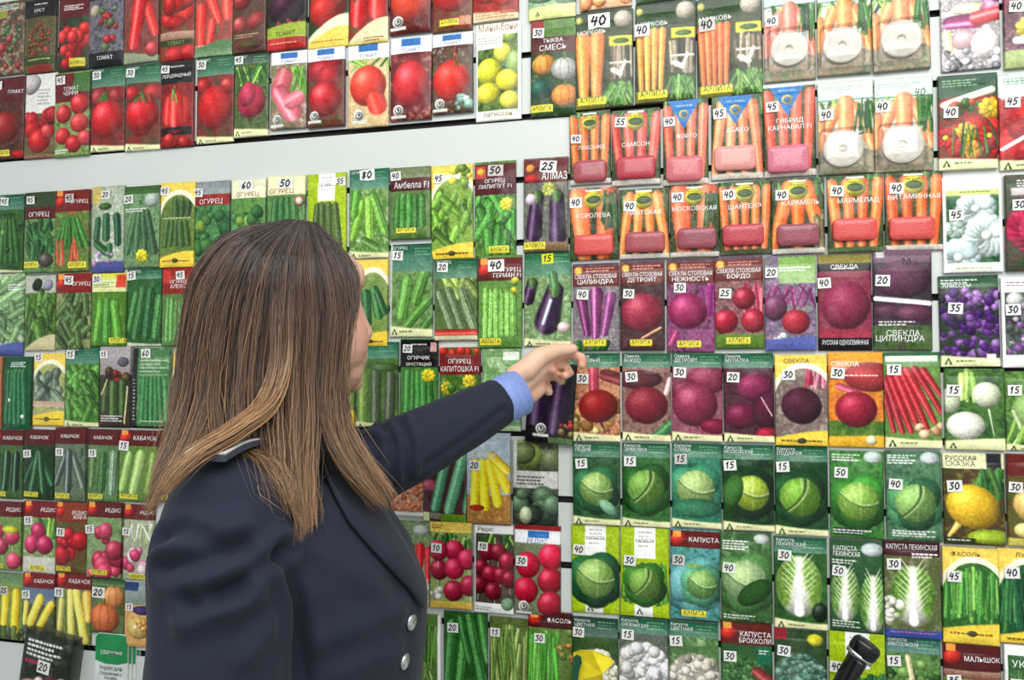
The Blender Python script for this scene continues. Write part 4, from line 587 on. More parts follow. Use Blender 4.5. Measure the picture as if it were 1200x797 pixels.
row('left radish row', 'radish packets left of the woman', [
(-10,28,587,667,'red-emblem packet of pink radishes with yellow tag','',0,"bg((110,160,80),(140,170,110));rad([(.3,.45),(.75,.5),(.45,.65),(.8,.85)],.22,(200,70,100));E(.7,.4,.26,.1,(220,220,60),hl=0);ael('РЕДИС','',.0,.22,(.05,.93),(112,36,40))"),
(28,67,587,671,'red-headed packet of three rose radishes','15',(.2,.27),"bg((190,200,180),(120,160,90),(200,190,190));S(10,.5,.2,1,.5,.04,[GR,LG],.2);rad([(.5,.42),(.3,.6),(.7,.6)],.24,(196,50,96));curve(.76,0,(200,200,190));ael('РЕДИС','',.0,.22,(.3,.92),(130,36,40))"),
(67,105,588,671,'orange-headed packet of bright red radishes','15',(.22,.42),"bg((120,60,40),(90,110,60));N(10,.15,.45,.9,.82,.2,[(210,30,44),(196,24,40)],.3);ael('РЕДИС','ЖАРА',.0,.28,(.1,.93),(150,66,34))"),
(104,145,588,676,'red-emblem packet of a heap of pink radishes','15',(.12,.36),"bg((110,150,90),(150,180,140));N(14,.15,.36,.95,.95,.19,[(196,60,90),(214,80,110),(180,44,76)],.4);ael('РЕДИС','',.0,.2,(.2,.92),(112,36,40))"),
(145,182,591,679,'brown-headed packet of white-tipped radishes','15',(.15,.36),"bg((190,196,180),(150,160,130));S(12,.2,.22,.95,.5,.04,[(210,220,200),(170,190,140)],.2);N(12,.1,.5,.9,.9,.16,[(190,60,100),(214,130,160),(226,200,210)],.3);ael('РЕДИС','',.0,.2,(.3,.95),(120,40,40))"),
])
row('left pumpkin row', 'zucchini and pumpkin packets at the bottom left', [
(-8,29,671,748,'green-headed packet of long yellow zucchini','25',(.45,.25),"bg((110,140,80),(150,170,90));C(.1,.3,.1,.8,.14,(232,206,50));C(.5,.26,.45,.84,.14,(226,196,40));C(.8,.28,.78,.84,.13,(222,190,44));S(20,.0,.8,1,1,.06,[(90,110,60),(60,80,44)],.2);B(0,0,1,.15,(110,150,110))"),
(29,67,671,742,'red-emblem packet of bent yellow zucchini on blue','15',(.14,.35),"bg((70,80,50),(110,120,90));G(.24,.5,(100,120,150),(110,130,150));C(.6,.4,.3,.8,.14,(232,206,70));C(.9,.5,.6,.84,.12,(226,196,60));C(.15,.5,.1,.8,.1,(222,200,80));ael('КАБАЧОК','',.0,.24,None,(130,40,40))"),
(66,108,671,754,'red-emblem packet of pale yellow marrows','15',(.12,.28),"bg((150,160,90),(90,110,60));C(.45,.28,.5,.95,.11,(228,210,100));C(.62,.26,.85,.92,.12,(232,214,90));C(.2,.4,.15,.8,.1,(200,190,100));C(.9,.3,.95,.6,.14,(220,170,80));ael('КАБАЧОК','',.0,.22,None,(130,40,40))"),
(108,148,678,742,'green-topped packet of two orange pumpkins','20',(.27,.24),"bg((110,140,90),(70,100,60));G(0,.12,(50,90,60),(120,150,100));pump(.68,.32,.34,(226,150,90));pump(.44,.7,.46,(226,120,70));big()"),
(148,182,679,757,'blue-topped packet of a cut pumpkin and plums','15',(.22,.4),"bg((200,150,90),(226,180,110));G(0,.36,(150,160,170),(130,150,140));B(0,.04,.5,.16,(50,70,120));E(.7,.44,.4,.14,(70,50,110));E(.55,.7,.45,.34,(230,190,110),0,.1,.5);N(14,.4,.6,.9,.78,.09,[(244,220,170),(236,170,80)]);C(.8,.74,1,.84,.05,(110,70,40))"),
])
row('foot of the left wall', 'packets hanging at the foot of the wall on the left', [
(34,91,736,812,'tilted black packet with pink blooms','20',(.5,.5),"bg((60,70,50),(40,50,40),(90,90,80));E(.3,.9,.3,.2,(206,150,150));E(.75,.85,.36,.2,(214,160,140));L(.1,.14,.7,4,WH,.07,.03);L(.1,.44,.4,1,(190,40,90),.03,.05);N(10,.1,.66,.9,.98,.14,[(214,170,170),(120,40,60),(196,140,140)])",('tilt',8)),
])
row('row under the sleeve', 'packets under the outstretched sleeve', [
(456,498,500,604,'white-footed packet of small orange beans','',0,"bg((190,150,130),(150,120,110));N(120,.1,.6,.95,.93,.05,[(220,140,100),(206,120,84)],.1);curve(.94,0,WH)"),
(497,548,500,611,'lime-footed packet of blue-green zucchini with a pink flower','',0,"bg((60,60,50),(90,50,60),(70,80,60));E(.15,.62,.3,.14,(170,80,100));C(.55,.3,.3,.84,.13,(80,150,120),hl=.2);C(.92,.3,.62,.86,.14,(90,160,130),hl=.2);C(1.1,.5,1,.86,.1,(80,140,110));B(0,.9,.16,1,(220,226,170));B(.16,.9,.42,.97,(130,130,110));G(.91,1,(120,170,40),(110,160,40),.42,1)"),
(548,600,507,613,'packet of bright yellow zucchini with blue sky','20',(.2,.36),"bg((150,170,190),(190,200,206));bg((190,140,80),(170,120,60),(210,170,100),v0=.68);C(.24,.34,.2,.8,.12,(240,206,40));C(.4,.34,.44,.8,.12,(244,210,30));C(.55,.34,.72,.76,.12,(246,212,36));C(.66,.32,.92,.6,.13,(236,196,30));C(.6,.26,.9,.4,.12,(226,190,40));T('КАБАЧОК',.3,.28,.12);E(.25,.82,.18,.07,(190,60,40),hl=0)"),
(601,655,516,615,'white-banded packet of small pale and black squashes','',0,"bg((90,96,80),(60,60,56),(130,140,100));N(8,.2,.05,.95,.32,.2,[(130,150,100),(150,180,90),(110,120,80)],.2);B(0,.36,1,.56,(196,196,190));L(.1,.42,.6,3,(90,90,90),.04,.02);N(12,.15,.62,.95,.98,.2,[(64,84,72),(50,66,60),(90,120,96)],.25);E(.3,.88,.14,.2,(190,206,170));B(0,0,.1,.5,(206,210,206))"),
])
row('radish row right of her jacket', 'radish packets right of the jacket', [
(462,505,610,708,'leafy packet of long red radishes beside her lapel','',0,"bg((90,140,70),(150,170,140),(70,110,60));C(.5,.3,.45,.7,.12,(200,40,44),.06);C(.75,.3,.72,.7,.13,(210,44,48),.07);C(.95,.34,.95,.7,.12,(200,44,60),.06);S(8,.4,.64,1,.8,.015,[WH],.1);E(.75,.1,.24,.14,(190,204,200),hl=0);curve(.9,0,(170,170,150))"),
(505,555,611,712,'yellow-topped packet of radishes with white tails','10',(.18,.3),"bg((110,150,80),(160,180,110),(90,120,70));tops(.14,.4,26);rad([(.6,.32),(.24,.55),(.6,.53),(.22,.33),(.9,.42),(.58,.78),(.95,.72)],.24,(190,40,76));B(0,0,1,.12,(226,196,90));L(.06,.04,.3,2,(120,100,40));curve(.9,-.0,(220,180,80));N(5,.05,.78,.3,.88,.08,[(220,214,196)])"),
(556,603,615,718,'white-framed packet of dark red radishes','10',(.24,.24),"bg((60,60,50),(110,90,80));tops(.1,.3,12);rad([(.35,.3),(.62,.3),(.85,.4),(.2,.48),(.42,.55),(.7,.56),(.15,.68),(.5,.74),(.9,.6)],.22,(150,30,54));B(0,0,1,.1,WH);B(0,0,.05,1,WH);B(0,.88,1,1,WH);E(.85,.88,.16,.16,(130,170,140),hl=0);T('Редис',.3,.07,.1,(60,60,60));L(.06,.92,.4,2,GY)"),
(603,658,615,720,'blue-bannered packet of large crimson radishes','30',(.17,.4),"bg((130,150,120),(110,120,90));rad([(.3,.44),(.8,.34),(.26,.72),(.78,.6),(.78,.86)],.28,(200,32,64));B(0,0,1,.06,(150,40,44));B(0,.06,1,.2,(232,236,240));B(.3,.07,.75,.14,BL);T('РЕДИС',.5,.195,.09,(70,110,160));badge(.22,.9,.12)"),
])
row('pea row right of her jacket', 'pea and bean packets at the bottom right of the jacket', [
(484,519,719,None,'white-edged packet of slim pea pods beside her button','',0,"bg((110,150,80),(80,120,60));S(14,.1,.1,.9,.6,.06,[(110,160,76),(80,130,60)],.2);B(.9,0,1,1,WH);S(40,.1,.6,.85,.8,.02,[(150,190,120),(90,140,70)],.2);B(0,.8,.5,1,(210,210,200))"),
(521,573,717,None,'packet of fat green pea pods','20',(.22,.17),"bg((40,100,50),(60,120,60));C(.2,.15,.1,.8,.13,(60,140,70),bp=.5);C(.5,.2,.36,.85,.12,(66,150,76),bp=.5);C(.6,.06,.9,.75,.13,(56,130,64),bp=.5);C(.85,.04,1,.5,.1,(60,140,66));C(.4,.08,.6,.5,.1,(50,120,60))"),
(574,620,723,None,'packet of thin olive string beans','15',(.16,.16),"bg((110,130,70),(80,100,50));S(40,.02,.08,.98,.9,.03,[(110,150,70),(140,160,90),(80,120,56)],.2);B(.1,.76,.45,.86,(170,40,40))"),
(619,671,716,None,'brown-headed packet of bright green bean pods','30',(.27,.28),"bg((120,150,80),(90,130,60));S(34,.05,.2,.7,.95,.045,[(90,190,70),(120,206,96),(70,160,60)],.12);N(12,.7,.2,1,.5,.08,[(190,120,60),(120,150,70)]);ael('ФАСОЛЬ','',.0,.17,None,(84,34,34))"),
])
# ---------------------------------------------------------------- packet extras used by the artwork strings
def _blue(s):
    q = s.sl(.1, .85, 0, .34)
    w_ = .36*np.clip(1-(s.V[q]-.0)/.36, .0, 1); s.put(q, (np.abs(s.U[q]-.46) < w_).astype(np.float32), c3((40, 116, 186)))
    s.E(.46, .18, .11, .11, (210, 180, 80), hl=0); s.E(.46, .18, .07, .07, (60, 110, 150), hl=0); s.L(.3, .07, .34, 1, (150, 190, 220))
def _big(s): s.bigst = 1
def _yel(s): s.yel = 1
Art.blue = _blue; Art.big = _big; Art.yel = _yel; Art.bigst = 0; Art.yel_ = 0
Art.pen40 = lambda s: s.__dict__.update(pn=('40', .68, .16)); Art.pen20 = lambda s: s.__dict__.update(pn=('20', .46, .15))
Art.yel = lambda s: s.__dict__.update(yl=1)
BASE = {k: v for k, v in globals().items() if isinstance(v, tuple) and len(v) == 3 and k.isupper()}
METH = [k for k in dir(Art) if not k.startswith('_')]

def seedmat(name, a, b, rough):
    m, nt, bs = nodes(name)
    tc = nt.nodes.new('ShaderNodeTexCoord'); vo = nt.nodes.new('ShaderNodeTexVoronoi'); vo.inputs['Scale'].default_value = 420
    r = nt.nodes.new('ShaderNodeValToRGB'); r.color_ramp.elements[0].color = (*srgb(c3(a)), 1); r.color_ramp.elements[1].color = (*srgb(c3(b)), 1)
    n = nt.nodes.new('ShaderNodeTexNoise'); n.inputs['Scale'].default_value = 60
    mx = nt.nodes.new('ShaderNodeMath'); mx.operation = 'ADD'
    nt.links.new(tc.outputs['Object'], vo.inputs['Vector']); nt.links.new(tc.outputs['Object'], n.inputs['Vector'])
    nt.links.new(vo.outputs['Distance'], mx.inputs[0]); nt.links.new(n.outputs['Fac'], mx.inputs[1])
    r.color_ramp.elements[0].position = .35; r.color_ramp.elements[1].position = 1.1 if False else 1.0
    nt.links.new(mx.outputs[0], r.inputs['Fac']); nt.links.new(r.outputs['Color'], bs.inputs['Base Color'])
    bp = nt.nodes.new('ShaderNodeBump'); bp.inputs['Strength'].default_value = .35; bp.inputs['Distance'].default_value = .001
    nt.links.new(vo.outputs['Distance'], bp.inputs['Height']); nt.links.new(bp.outputs['Normal'], bs.inputs['Normal'])
    bs.inputs['Roughness'].default_value = rough; bs.inputs['Coat Weight'].default_value = .5; bs.inputs['Coat Roughness'].default_value = .12
    return m
M_SEED = [seedmat('pelleted_seeds_%d' % i, a, b, .4) for i, (a, b) in enumerate([((124, 40, 50), (164, 72, 80)), ((146, 26, 42), (184, 56, 70)), ((166, 54, 66), (204, 104, 110)), ((192, 112, 106), (220, 150, 140)), ((150, 38, 62), (204, 112, 132)), ((182, 38, 38), (212, 76, 70)), ((108, 28, 40), (146, 70, 82))])]
def clear():
    m = bpy.data.materials.new('clear_blister_plastic'); m.use_nodes = True; nt = m.node_tree; nt.nodes.clear()
    out = nt.nodes.new('ShaderNodeOutputMaterial'); mix = nt.nodes.new('ShaderNodeMixShader'); tr = nt.nodes.new('ShaderNodeBsdfTransparent'); gl = nt.nodes.new('ShaderNodeBsdfGlossy')
    tr.inputs['Color'].default_value = (.96, .95, .95, 1); gl.inputs['Roughness'].default_value = .12; gl.inputs['Color'].default_value = (1, 1, 1, 1)
    lw = nt.nodes.new('ShaderNodeLayerWeight'); lw.inputs['Blend'].default_value = .25
    mp = nt.nodes.new('ShaderNodeMath'); mp.operation = 'MULTIPLY_ADD'; mp.inputs[1].default_value = .6; mp.inputs[2].default_value = .05
    nt.links.new(lw.outputs['Fresnel'], mp.inputs[0]); nt.links.new(mp.outputs[0], mix.inputs['Fac']); nt.links.new(tr.outputs[0], mix.inputs[1]); nt.links.new(gl.outputs[0], mix.inputs[2]); nt.links.new(mix.outputs[0], out.inputs['Surface'])
    return m
M_CLEAR = clear()
M_TAPE = plain('cream_paper_seed_tape', (216, 213, 200), .7, 0, .05, 90)
M_HOLE = plain('cardboard_core', (130, 100, 84), .8)

def roundbox(name, w, h, d, r, cx, cz, y0, mat, parent, taper=.9):
    "a shallow tray with rounded corners, its back on the plane y=y0"
    V, F = [], []; n = 6
    def ring(sc, y):
        k = len(V)
        for (sx, sz, a0) in ((1, 1, 0), (-1, 1, 90), (-1, -1, 180), (1, -1, 270)):
            for i in range(n):
                a = math.radians(a0+90*i/(n-1)); V.append((cx+sc*(sx*(w/2-r)+r*math.cos(a)), y, cz+sc*(sz*(h/2-r)+r*math.sin(a))))
        return k
    L_ = [(1, y0), (.995, y0-d*.5), (.975, y0-d*.85), (.93, y0-d), (.45, y0-d*1.03)]
    R_ = [ring(s, y) for s, y in L_]; m = 4*n
    for a, b in zip(R_, R_[1:]):
        for i in range(m): F.append((a+i, b+i, b+(i+1) % m, a+(i+1) % m))
    F.append([R_[-1]+i for i in range(m)]); F.append([R_[0]+i for i in range(m)][::-1])
    me = mesh(name, V, F, True)
    bm = bmesh.new(); bm.from_mesh(me); bmesh.ops.recalc_face_normals(bm, faces=bm.faces); bm.to_mesh(me); bm.free()
    return link(name, me, mat, parent)
def taperoll(name, R_, d, cx, cz, y0, parent):
    V, F = [], []; n = 48; prof = [(.2, 0), (.2, .55)]
    k = 9
    for i in range(k):
        a = .2+.8*i/k; b = .2+.8*(i+1)/k; prof += [(a+.01, .88+.03*math.sin(i*2.1)), ((a+b)/2, 1.0+.03*math.sin(i*1.7)), (b-.012, .9)]
    prof += [(1, .8), (1, 0)]
    for r, y in prof:
        for i in range(n):
            a = 6.2832*i/n; wob = 1+.012*math.sin(3*a+r*9); V.append((cx+R_*r*wob*math.cos(a), y0-d*y, cz+R_*r*wob*math.sin(a)))
    for j in range(len(prof)-1):
        for i in range(n): F.append((j*n+i, j*n+(i+1) % n, (j+1)*n+(i+1) % n, (j+1)*n+i))
    me = mesh(name, V, F, True)
    o = link(name, me, M_TAPE, parent)
    V2 = [(cx+R_*.21*math.cos(6.2832*i/24), y0-d*.3, cz+R_*.21*math.sin(6.2832*i/24)) for i in range(24)]
    link('cardboard_core', mesh('cardboard_core', V2, [list(range(24))]), M_HOLE, o)
    return o

ORD = ['first', 'second', 'third', 'fourth', 'fifth', 'sixth', 'seventh', 'eighth', 'ninth', 'tenth', 'eleventh', 'twelfth', 'thirteenth', 'fourteenth', 'fifteenth', 'sixteenth']
KINDS = [('carrot', 'carrot_seed_packet'), ('tomato', 'tomato_seed_packet'), ('cabbage', 'cabbage_seed_packet'), ('beet', 'beet_seed_packet'), ('radish', 'radish_seed_packet'), ('eggplant', 'eggplant_seed_packet'),
         ('zucchini', 'zucchini_seed_packet'), ('marrow', 'zucchini_seed_packet'), ('cucumber', 'cucumber_seed_packet'), ('gherkin', 'cucumber_seed_packet'), ('squash', 'squash_seed_packet'), ('pumpkin', 'pumpkin_seed_packet'),
         ('cauliflower', 'cauliflower_seed_packet'), ('broccoli', 'broccoli_seed_packet'), ('turnip', 'turnip_seed_packet'), ('bean', 'bean_seed_packet'), ('pea', 'pea_seed_packet'), ('onion', 'onion_seed_packet'),
         ('aster', 'flower_seed_packet'), ('flower', 'flower_seed_packet'), ('marigold', 'flower_seed_packet')]
npk = 0
def make_packet(x0, x1, yt, yb, code, price, sp, relief, seed, tiltdeg=None, pile=None):
    xm = (x0+x1)/2
    if yb is None: pb = None
    if yt is None: b = at(xm, yb); hh = .158; zb = b.z
    elif yb is None: t = at(xm, yt); hh = .155; zb = t.z-hh
    else: t = at(xm, yt); b = at(xm, yb); hh = t.z-b.z; zb = b.z
    ym = yb if yb is not None else yt
    xl = at(x0+.6, ym).x; xr = at(x1-.4, ym).x; w = xr-xl
    off = pile if pile is not None else .0045+.0045*((seed*7919) % 97)/97
    ru = 136 if x1-x0 > 45 else 108
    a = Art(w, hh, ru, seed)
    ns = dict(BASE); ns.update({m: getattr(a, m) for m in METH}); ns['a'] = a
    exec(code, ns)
    # printed film: mottling and a slightly lifted contrast
    lum = a.I.mean(-1, keepdims=True); gr = np.clip((a.I[..., 1:2]-np.maximum(a.I[..., 0:1], a.I[..., 2:3]))*5, 0, 1); k_ = .12+.14*gr
    a.I = (a.I*(1-k_)+lum*k_)*(1-.07*gr)*np.array([1+.0, 1, 1-.02]); a.I[..., 2:3] *= 1-.1*gr
    amp = 1-.55*np.clip(lum*1.6-.7, 0, 1)
    a.I *= 1+amp*(.22*(a.vn(30)-.5)+.13*(a.vn(60)-.5))[..., None]
    a.I = np.clip((a.I-.5)*1.2+.49, .012, 1)**.97
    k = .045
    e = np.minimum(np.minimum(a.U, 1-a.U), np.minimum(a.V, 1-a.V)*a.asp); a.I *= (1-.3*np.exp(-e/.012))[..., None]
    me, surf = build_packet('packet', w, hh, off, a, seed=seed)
    par = tiltdeg if tiltdeg is not None else ((seed*37) % 17-8)/8*.55
    return me, surf, w, hh, Vector(((xl+xr)/2, .0011, zb)), math.radians(par), a
def add_packet(item, rname, group, idx, total, ordinal=True, seed=None):
    global npk; npk += 1
    x0, x1, yt, yb, desc, price, sp, code = item[:8]; relief = item[8] if len(item) > 8 else None
    seed = seed or npk*13+5
    tl = relief[1] if relief and relief[0] == 'tilt' else None
    me, surf, w, h, loc, tilt, a = make_packet(x0, x1, yt, yb, code, price, sp, relief, seed, tl, .03 if tl else None)
    nm = next((n for k, n in KINDS if k in desc or k in group), 'seed_packet')
    o = link(nm, me, M_PACK); o.location = loc; o.rotation_euler = (0, tilt, 0)
    me.name = nm
    lab = desc
    if ordinal:
        tailo = ', %s in the %s' % (ORD[idx], rname); short = ' in the %s' % rname
        lab = desc+tailo if len((desc+tailo).split()) <= 16 else desc+short if len((desc+short).split()) <= 16 else desc
    tag(o, lab, 'seed packet', group)
    if price:
        sm = build_sticker(w, h, surf, sp[0], sp[1], price, 1.0, big=a.bigst)
        if a.__dict__.get('yl'):
            at_ = sm.color_attributes['Col']
            for i in range(8): at_.data[i].color = (*srgb(c3((214, 220, 30))), 1)
        s = link('price_sticker', sm, M_PAPER, o)
        if a.__dict__.get('yl'): s['label'] = 'yellow price sticker'
    pn = a.__dict__.get('pn')
    if pn:
        y = -(float(surf(np.array([pn[1]]), np.array([pn[2]]))[0])+.0008)
        pv, pf = pen(pn[0], (pn[1]-.5)*w, (1-pn[2]+.03)*h, .012, .007, .0005)
        pm = mesh('handwritten_price', [(p[0], y, p[1]) for p in pv], pf); link('handwritten_price', pm, M_INK, o)
    if relief and relief[0] == 'seeds':
        _, u, v, mi = relief; y0 = -float(surf(np.array([u]), np.array([v]))[0])+.003
        roundbox('seed_tray', .8*w, .29*h, .0095, .008, (u-.5)*w, (1-v)*h, y0, M_SEED[mi], o)
    if relief and relief[0] == 'tape':
        _, u, v = relief; y0 = -float(surf(np.array([u]), np.array([v]))[0])+.003
        taperoll('seed_tape_coil', .36*w, .0085, (u-.5)*w, (1-v)*h, y0, o)
        roundbox('clear_blister', .84*w, .46*h, .0125, .008, (u-.5)*w, (1-v)*h, y0, M_CLEAR, o)
    return o
M_INK = plain('black_felt_pen', (40, 40, 46), .6)
allp = []
for rname, group, items in ROWS:
    for i, it in enumerate(items):
        allp.append(add_packet(it, rname, group, i, len(items), ordinal=rname not in ('right-hand flower column', 'foot of the left wall', 'top strip of packets')))

# the packet she is pinching, swung out a little from the wall
held = (616, 672, 413, 519, 'x', '', 0, "bg((60,64,60),(30,26,34),(90,110,80));egg(.3,.3,.26,.7,.2,.27);egg(.72,.28,.66,.78,.2,.26);N(8,.75,.74,1,.9,.06,[(170,50,50),(120,110,60)]);bg((90,120,80),(120,150,100),v0=.93,u0=.5);badge(.34,.84,.12);sib('','',1,.12)")
me, surf, w, h, loc, tilt, a = make_packet(*held[:4], held[7], '', 0, None, 991, 4, .014)
o = link('eggplant_seed_packet', me, M_PACK); o.location = loc; o.rotation_euler = (math.radians(-1), tilt, 0)
tag(o, 'dark eggplant packet pinched in the woman\'s left hand', 'seed packet')

# stack of green card packets at the lower left: front one and three behind it, each shifted
for k in range(4):
    dx = 3.2*k; x0, x1 = 116+dx, 154+dx
    t = at((x0+x1)/2, 741+1.2*k); b = at((x0+x1)/2, 812)
    w = at(x1, 760).x-at(x0, 760).x; h = .14
    n = 8; P = []
    for (cx, cz, a0) in ((w/2-.012, h-.012, 0), (-w/2+.012, h-.012, 90)):
        for i in range(n): q = math.radians(a0+90*i/(n-1)); P.append((cx+.012*math.cos(q), cz+.012*math.sin(q)))
    P += [(-w/2, 0), (w/2, 0)]
    y0 = -.0115+.0034*k
    V = [(p[0], y0, p[1]) for p in P]+[(p[0], y0+.003, p[1]) for p in P]; m = len(P)
    F = [list(range(m))[::-1], [m+i for i in range(m)]]+[(i, (i+1) % m, m+(i+1) % m, m+i) for i in range(m)]
    root = mesh('card_packet', V, F); root.materials.append(plain('white_card_%d' % k, (214, 222, 216), .5))
    o = link('card_packet', root); o.location = (t.x, .003, t.z-h)
    V = [(p[0]*.985, y0-.0006, max(p[1], h*.6)-.001) for p in P[:-2]]+[(-w/2*.985, y0-.0006, h*.62), (-w*.2, y0-.0006, h*.58), (w*.2, y0-.0006, h*.58), (w/2*.985, y0-.0006, h*.62)]
    link('green_header', mesh('green_header', V, [list(range(len(V)))[::-1]]), plain('green_print_%d' % k, (16, 138, 74), .45, 0, .1), o)
    if k == 0:
        for nm, hold, lines in (('brand_title', o.children[0], [('удачные', 0, .72, .0085, (236, 240, 236))]), ('printed_text', o, [('Укроп для', -.02, .5, .0075, (60, 70, 66)), ('Подзимнего', .0, .43, .006, (60, 70, 66)), ('посева', -.01, .37, .006, (60, 70, 66))])):
            V, F, C_ = [], [], []
            for (s, tx, tz, th, c) in lines:
                tv, tt = tmesh(s); X = tv[:, 0]*th; X -= X.max()/2; sc = min(1, w*.85/(X.max()*2)); kk = len(V)
                V += [(tx*w+X[i]*sc, y0-.0012, tz*h+tv[i, 1]*th*sc) for i in range(len(tv))]; F += (tt+kk).tolist(); C_ += [srgb(c3(c))]*len(tv)
            mm = mesh(nm, V, F); setcol(mm, np.array(C_)); link(nm, mm, M_PAPER, hold)
        tag(o, 'front green and white card packet hanging at the lower left', 'seed packet', 'stack of green card packets')
    else: tag(o, 'green and white card packet, %s behind the front one of its stack' % ORD[k-1], 'seed packet', 'stack of green card packets')

# yellow sachet with a dark green shape, curled out from the bottom edge
pts = [(672, 765), (680, 762.5), (694, 763), (706, 767), (716, 772), (719, 777), (712, 784), (706, 790), (706, 800), (700, 840), (668, 840), (670, 800)]
V = [at(x, y, (.045+.012*math.sin((x-670)/16)) if y < 810 else -.002) for x, y in pts]; m = len(V)
c0 = sum(V, Vector())/m
V2 = [v+Vector((0, .003, 0)) for v in V]
me = mesh('yellow_sachet', V+V2, [list(range(m))[::-1], [m+i for i in range(m)]]+[(i, (i+1) % m, m+(i+1) % m, m+i) for i in range(m)])
ys = link('yellow_sachet', me, plain('yellow_foil_print', (250, 226, 40), .4, 0, .05, 60)); tag(ys, 'curled bright yellow sachet in front of the creamy cauliflower packet', 'sachet')
gp = [(669, 800), (671, 784), (672, 770), (676, 767), (681, 770), (682, 777), (679, 785), (677, 800), (674, 838), (664, 838)]
V = [at(x, y, .062) for x, y in gp]+[at(x, y, .054) for x, y in gp]; m = len(gp)
link('printed_zucchini', mesh('printed_zucchini', V, [list(range(m))[::-1], [m+i for i in range(m)]]+[(i, (i+1) % m, m+(i+1) % m, m+i) for i in range(m)]), plain('dark_green_print', (20, 78, 52), .4), ys)

# glossy black handle leaning in at the bottom right
M_GLOSS = plain('glossy_black_plastic', (18, 18, 20), .22, 0, .05, 30)
def tubepts(P, Rr, n=16, sq=1.0, up=Vector((0, 0, 1))):
    "verts and faces of a closed tube along P; sq<1 flattens the second axis"
    V, F = [], []; m = len(P)
    t0 = (P[1]-P[0]).normalized(); ref = up if abs(t0.dot(up)) < .9 else Vector((0, 1, 0)); a = (ref-t0*ref.dot(t0)).normalized()
    for i in range(m):
        t = (P[min(i+1, m-1)]-P[max(i-1, 0)]).normalized(); a = (a-t*a.dot(t)).normalized(); b = t.cross(a)
        r = Rr[i]; r = r if isinstance(r, tuple) else (r, r*sq)
        for k in range(n): q = 6.28319*k/n; V.append(P[i]+a*(r[0]*math.cos(q))+b*(r[1]*math.sin(q)))
    for i in range(m-1):
        for k in range(n): F.append((i*n+k, i*n+(k+1) % n, (i+1)*n+(k+1) % n, (i+1)*n+k))
    F.append([k for k in range(n)][::-1]); F.append([(m-1)*n+k for k in range(n)])
    return V, F
A0, A, B_ = at(950, 892, -.002), at(966, 838, .062), at(1006, 770, .075); C2 = at(1009, 766, .076); D2 = at(1018, 754, .08)
V, F = tubepts([A0, A, A.lerp(B_, .5), A.lerp(B_, .97), B_], [.014, .016, .0175, .0185, .017], 20, .6)
hd = link('black_handle', mesh('black_handle', V, F, True), M_GLOSS); tag(hd, 'glossy black plastic handle leaning in at the bottom edge before the lime-striped packet', 'handle')
V, F = tubepts([C2, C2.lerp(D2, .15), C2.lerp(D2, .8), D2, D2+(D2-C2)*.08], [.0195, .0205, .0205, .018, .010], 20, .6)
link('end_cap', mesh('end_cap', V, F, True), M_GLOSS, hd)
V, F = tubepts([B_.lerp(C2, .0), C2], [.0192, .0192], 20, .62); r_ = link('trim_ring', mesh('trim_ring', V, F, True), plain('polished_steel', (190, 192, 196), .2, 1), hd); r_['label'] = 'bright steel trim ring'

# ---------------------------------------------------------------- the wall: white slat boards with dark grooves
Zs = at(1096, 181).z; PIT = .1107
def slatwall():
    V, F, MI = [], [], []
    x0, x1 = -3.4, 1.9; z = Zs-PIT*math.floor(Zs/PIT)
    edges = []; k = z
    while k < 2.75: edges.append(k); k += PIT
    prof = [(0, 0.0)]
    for e in edges: prof += [(0, e-.0055), (.011, e-.0055), (.011, e+.0055), (0, e+.0055)]
    prof.append((0, 2.75))
    for y, zz in prof: V += [(x0, y, zz), (x1, y, zz)]
    for i in range(len(prof)-1):
        F.append((2*i, 2*i+1, 2*i+3, 2*i+2)); MI.append(0 if prof[i][0] == 0 and prof[i+1][0] == 0 else 1)
    k = len(V); V += [(x0, .03, 0), (x1, .03, 0), (x1, .03, 2.75), (x0, .03, 2.75)]; n = 2*(len(prof)-1)
    F += [(k, k+3, k+2, k+1)]; MI += [0]
    me = mesh('wall_back', V, F); me.materials.append(M_WALL); me.materials.append(M_SLOT); me.polygons.foreach_set('material_index', MI)
    return tag(link('wall_back', me), kind='structure')
slatwall()
fl = mesh('floor', [(-3.4, -3.5, 0), (1.9, -3.5, 0), (1.9, .03, 0), (-3.4, .03, 0), (-3.4, -3.5, -.05), (1.9, -3.5, -.05), (1.9, .03, -.05), (-3.4, .03, -.05)], [(0, 1, 2, 3), (7, 6, 5, 4), (0, 4, 5, 1), (1, 5, 6, 2), (2, 6, 7, 3), (3, 7, 4, 0)])
tag(link('floor', fl, plain('grey_floor_tile', (150, 148, 144), .4, 0, .05, 12)), kind='structure')

# ---------------------------------------------------------------- light
wd = bpy.data.worlds.new('shop_air'); S.world = wd; wd.use_nodes = True
wd.node_tree.nodes['Background'].inputs['Color'].default_value = (.93, .97, 1, 1); wd.node_tree.nodes['Background'].inputs['Strength'].default_value = .62
def area(name, loc, rot, sx, sy, e, c=(1, 1, 1)):
    l = bpy.data.lights.new(name, 'AREA'); l.shape = 'RECTANGLE'; l.size = sx; l.size_y = sy; l.energy = e; l.color = c
    o = bpy.data.objects.new(name, l); COL.objects.link(o); o.location = loc; o.rotation_euler = rot; return o
area('ceiling_lamp', (.55, -1.25, 2.75), (math.radians(24), 0, 0), 2.2, .5, 23, (1, .99, .97))
area('ceiling_lamp', (-1.5, -1.7, 2.75), (math.radians(24), 0, 0), 1.6, .5, 6, (1, .98, .96))
area('ceiling_lamp', (.4, -2.6, 2.7), (math.radians(45), 0, 0), 2.4, .6, 27, (1, .99, .97))
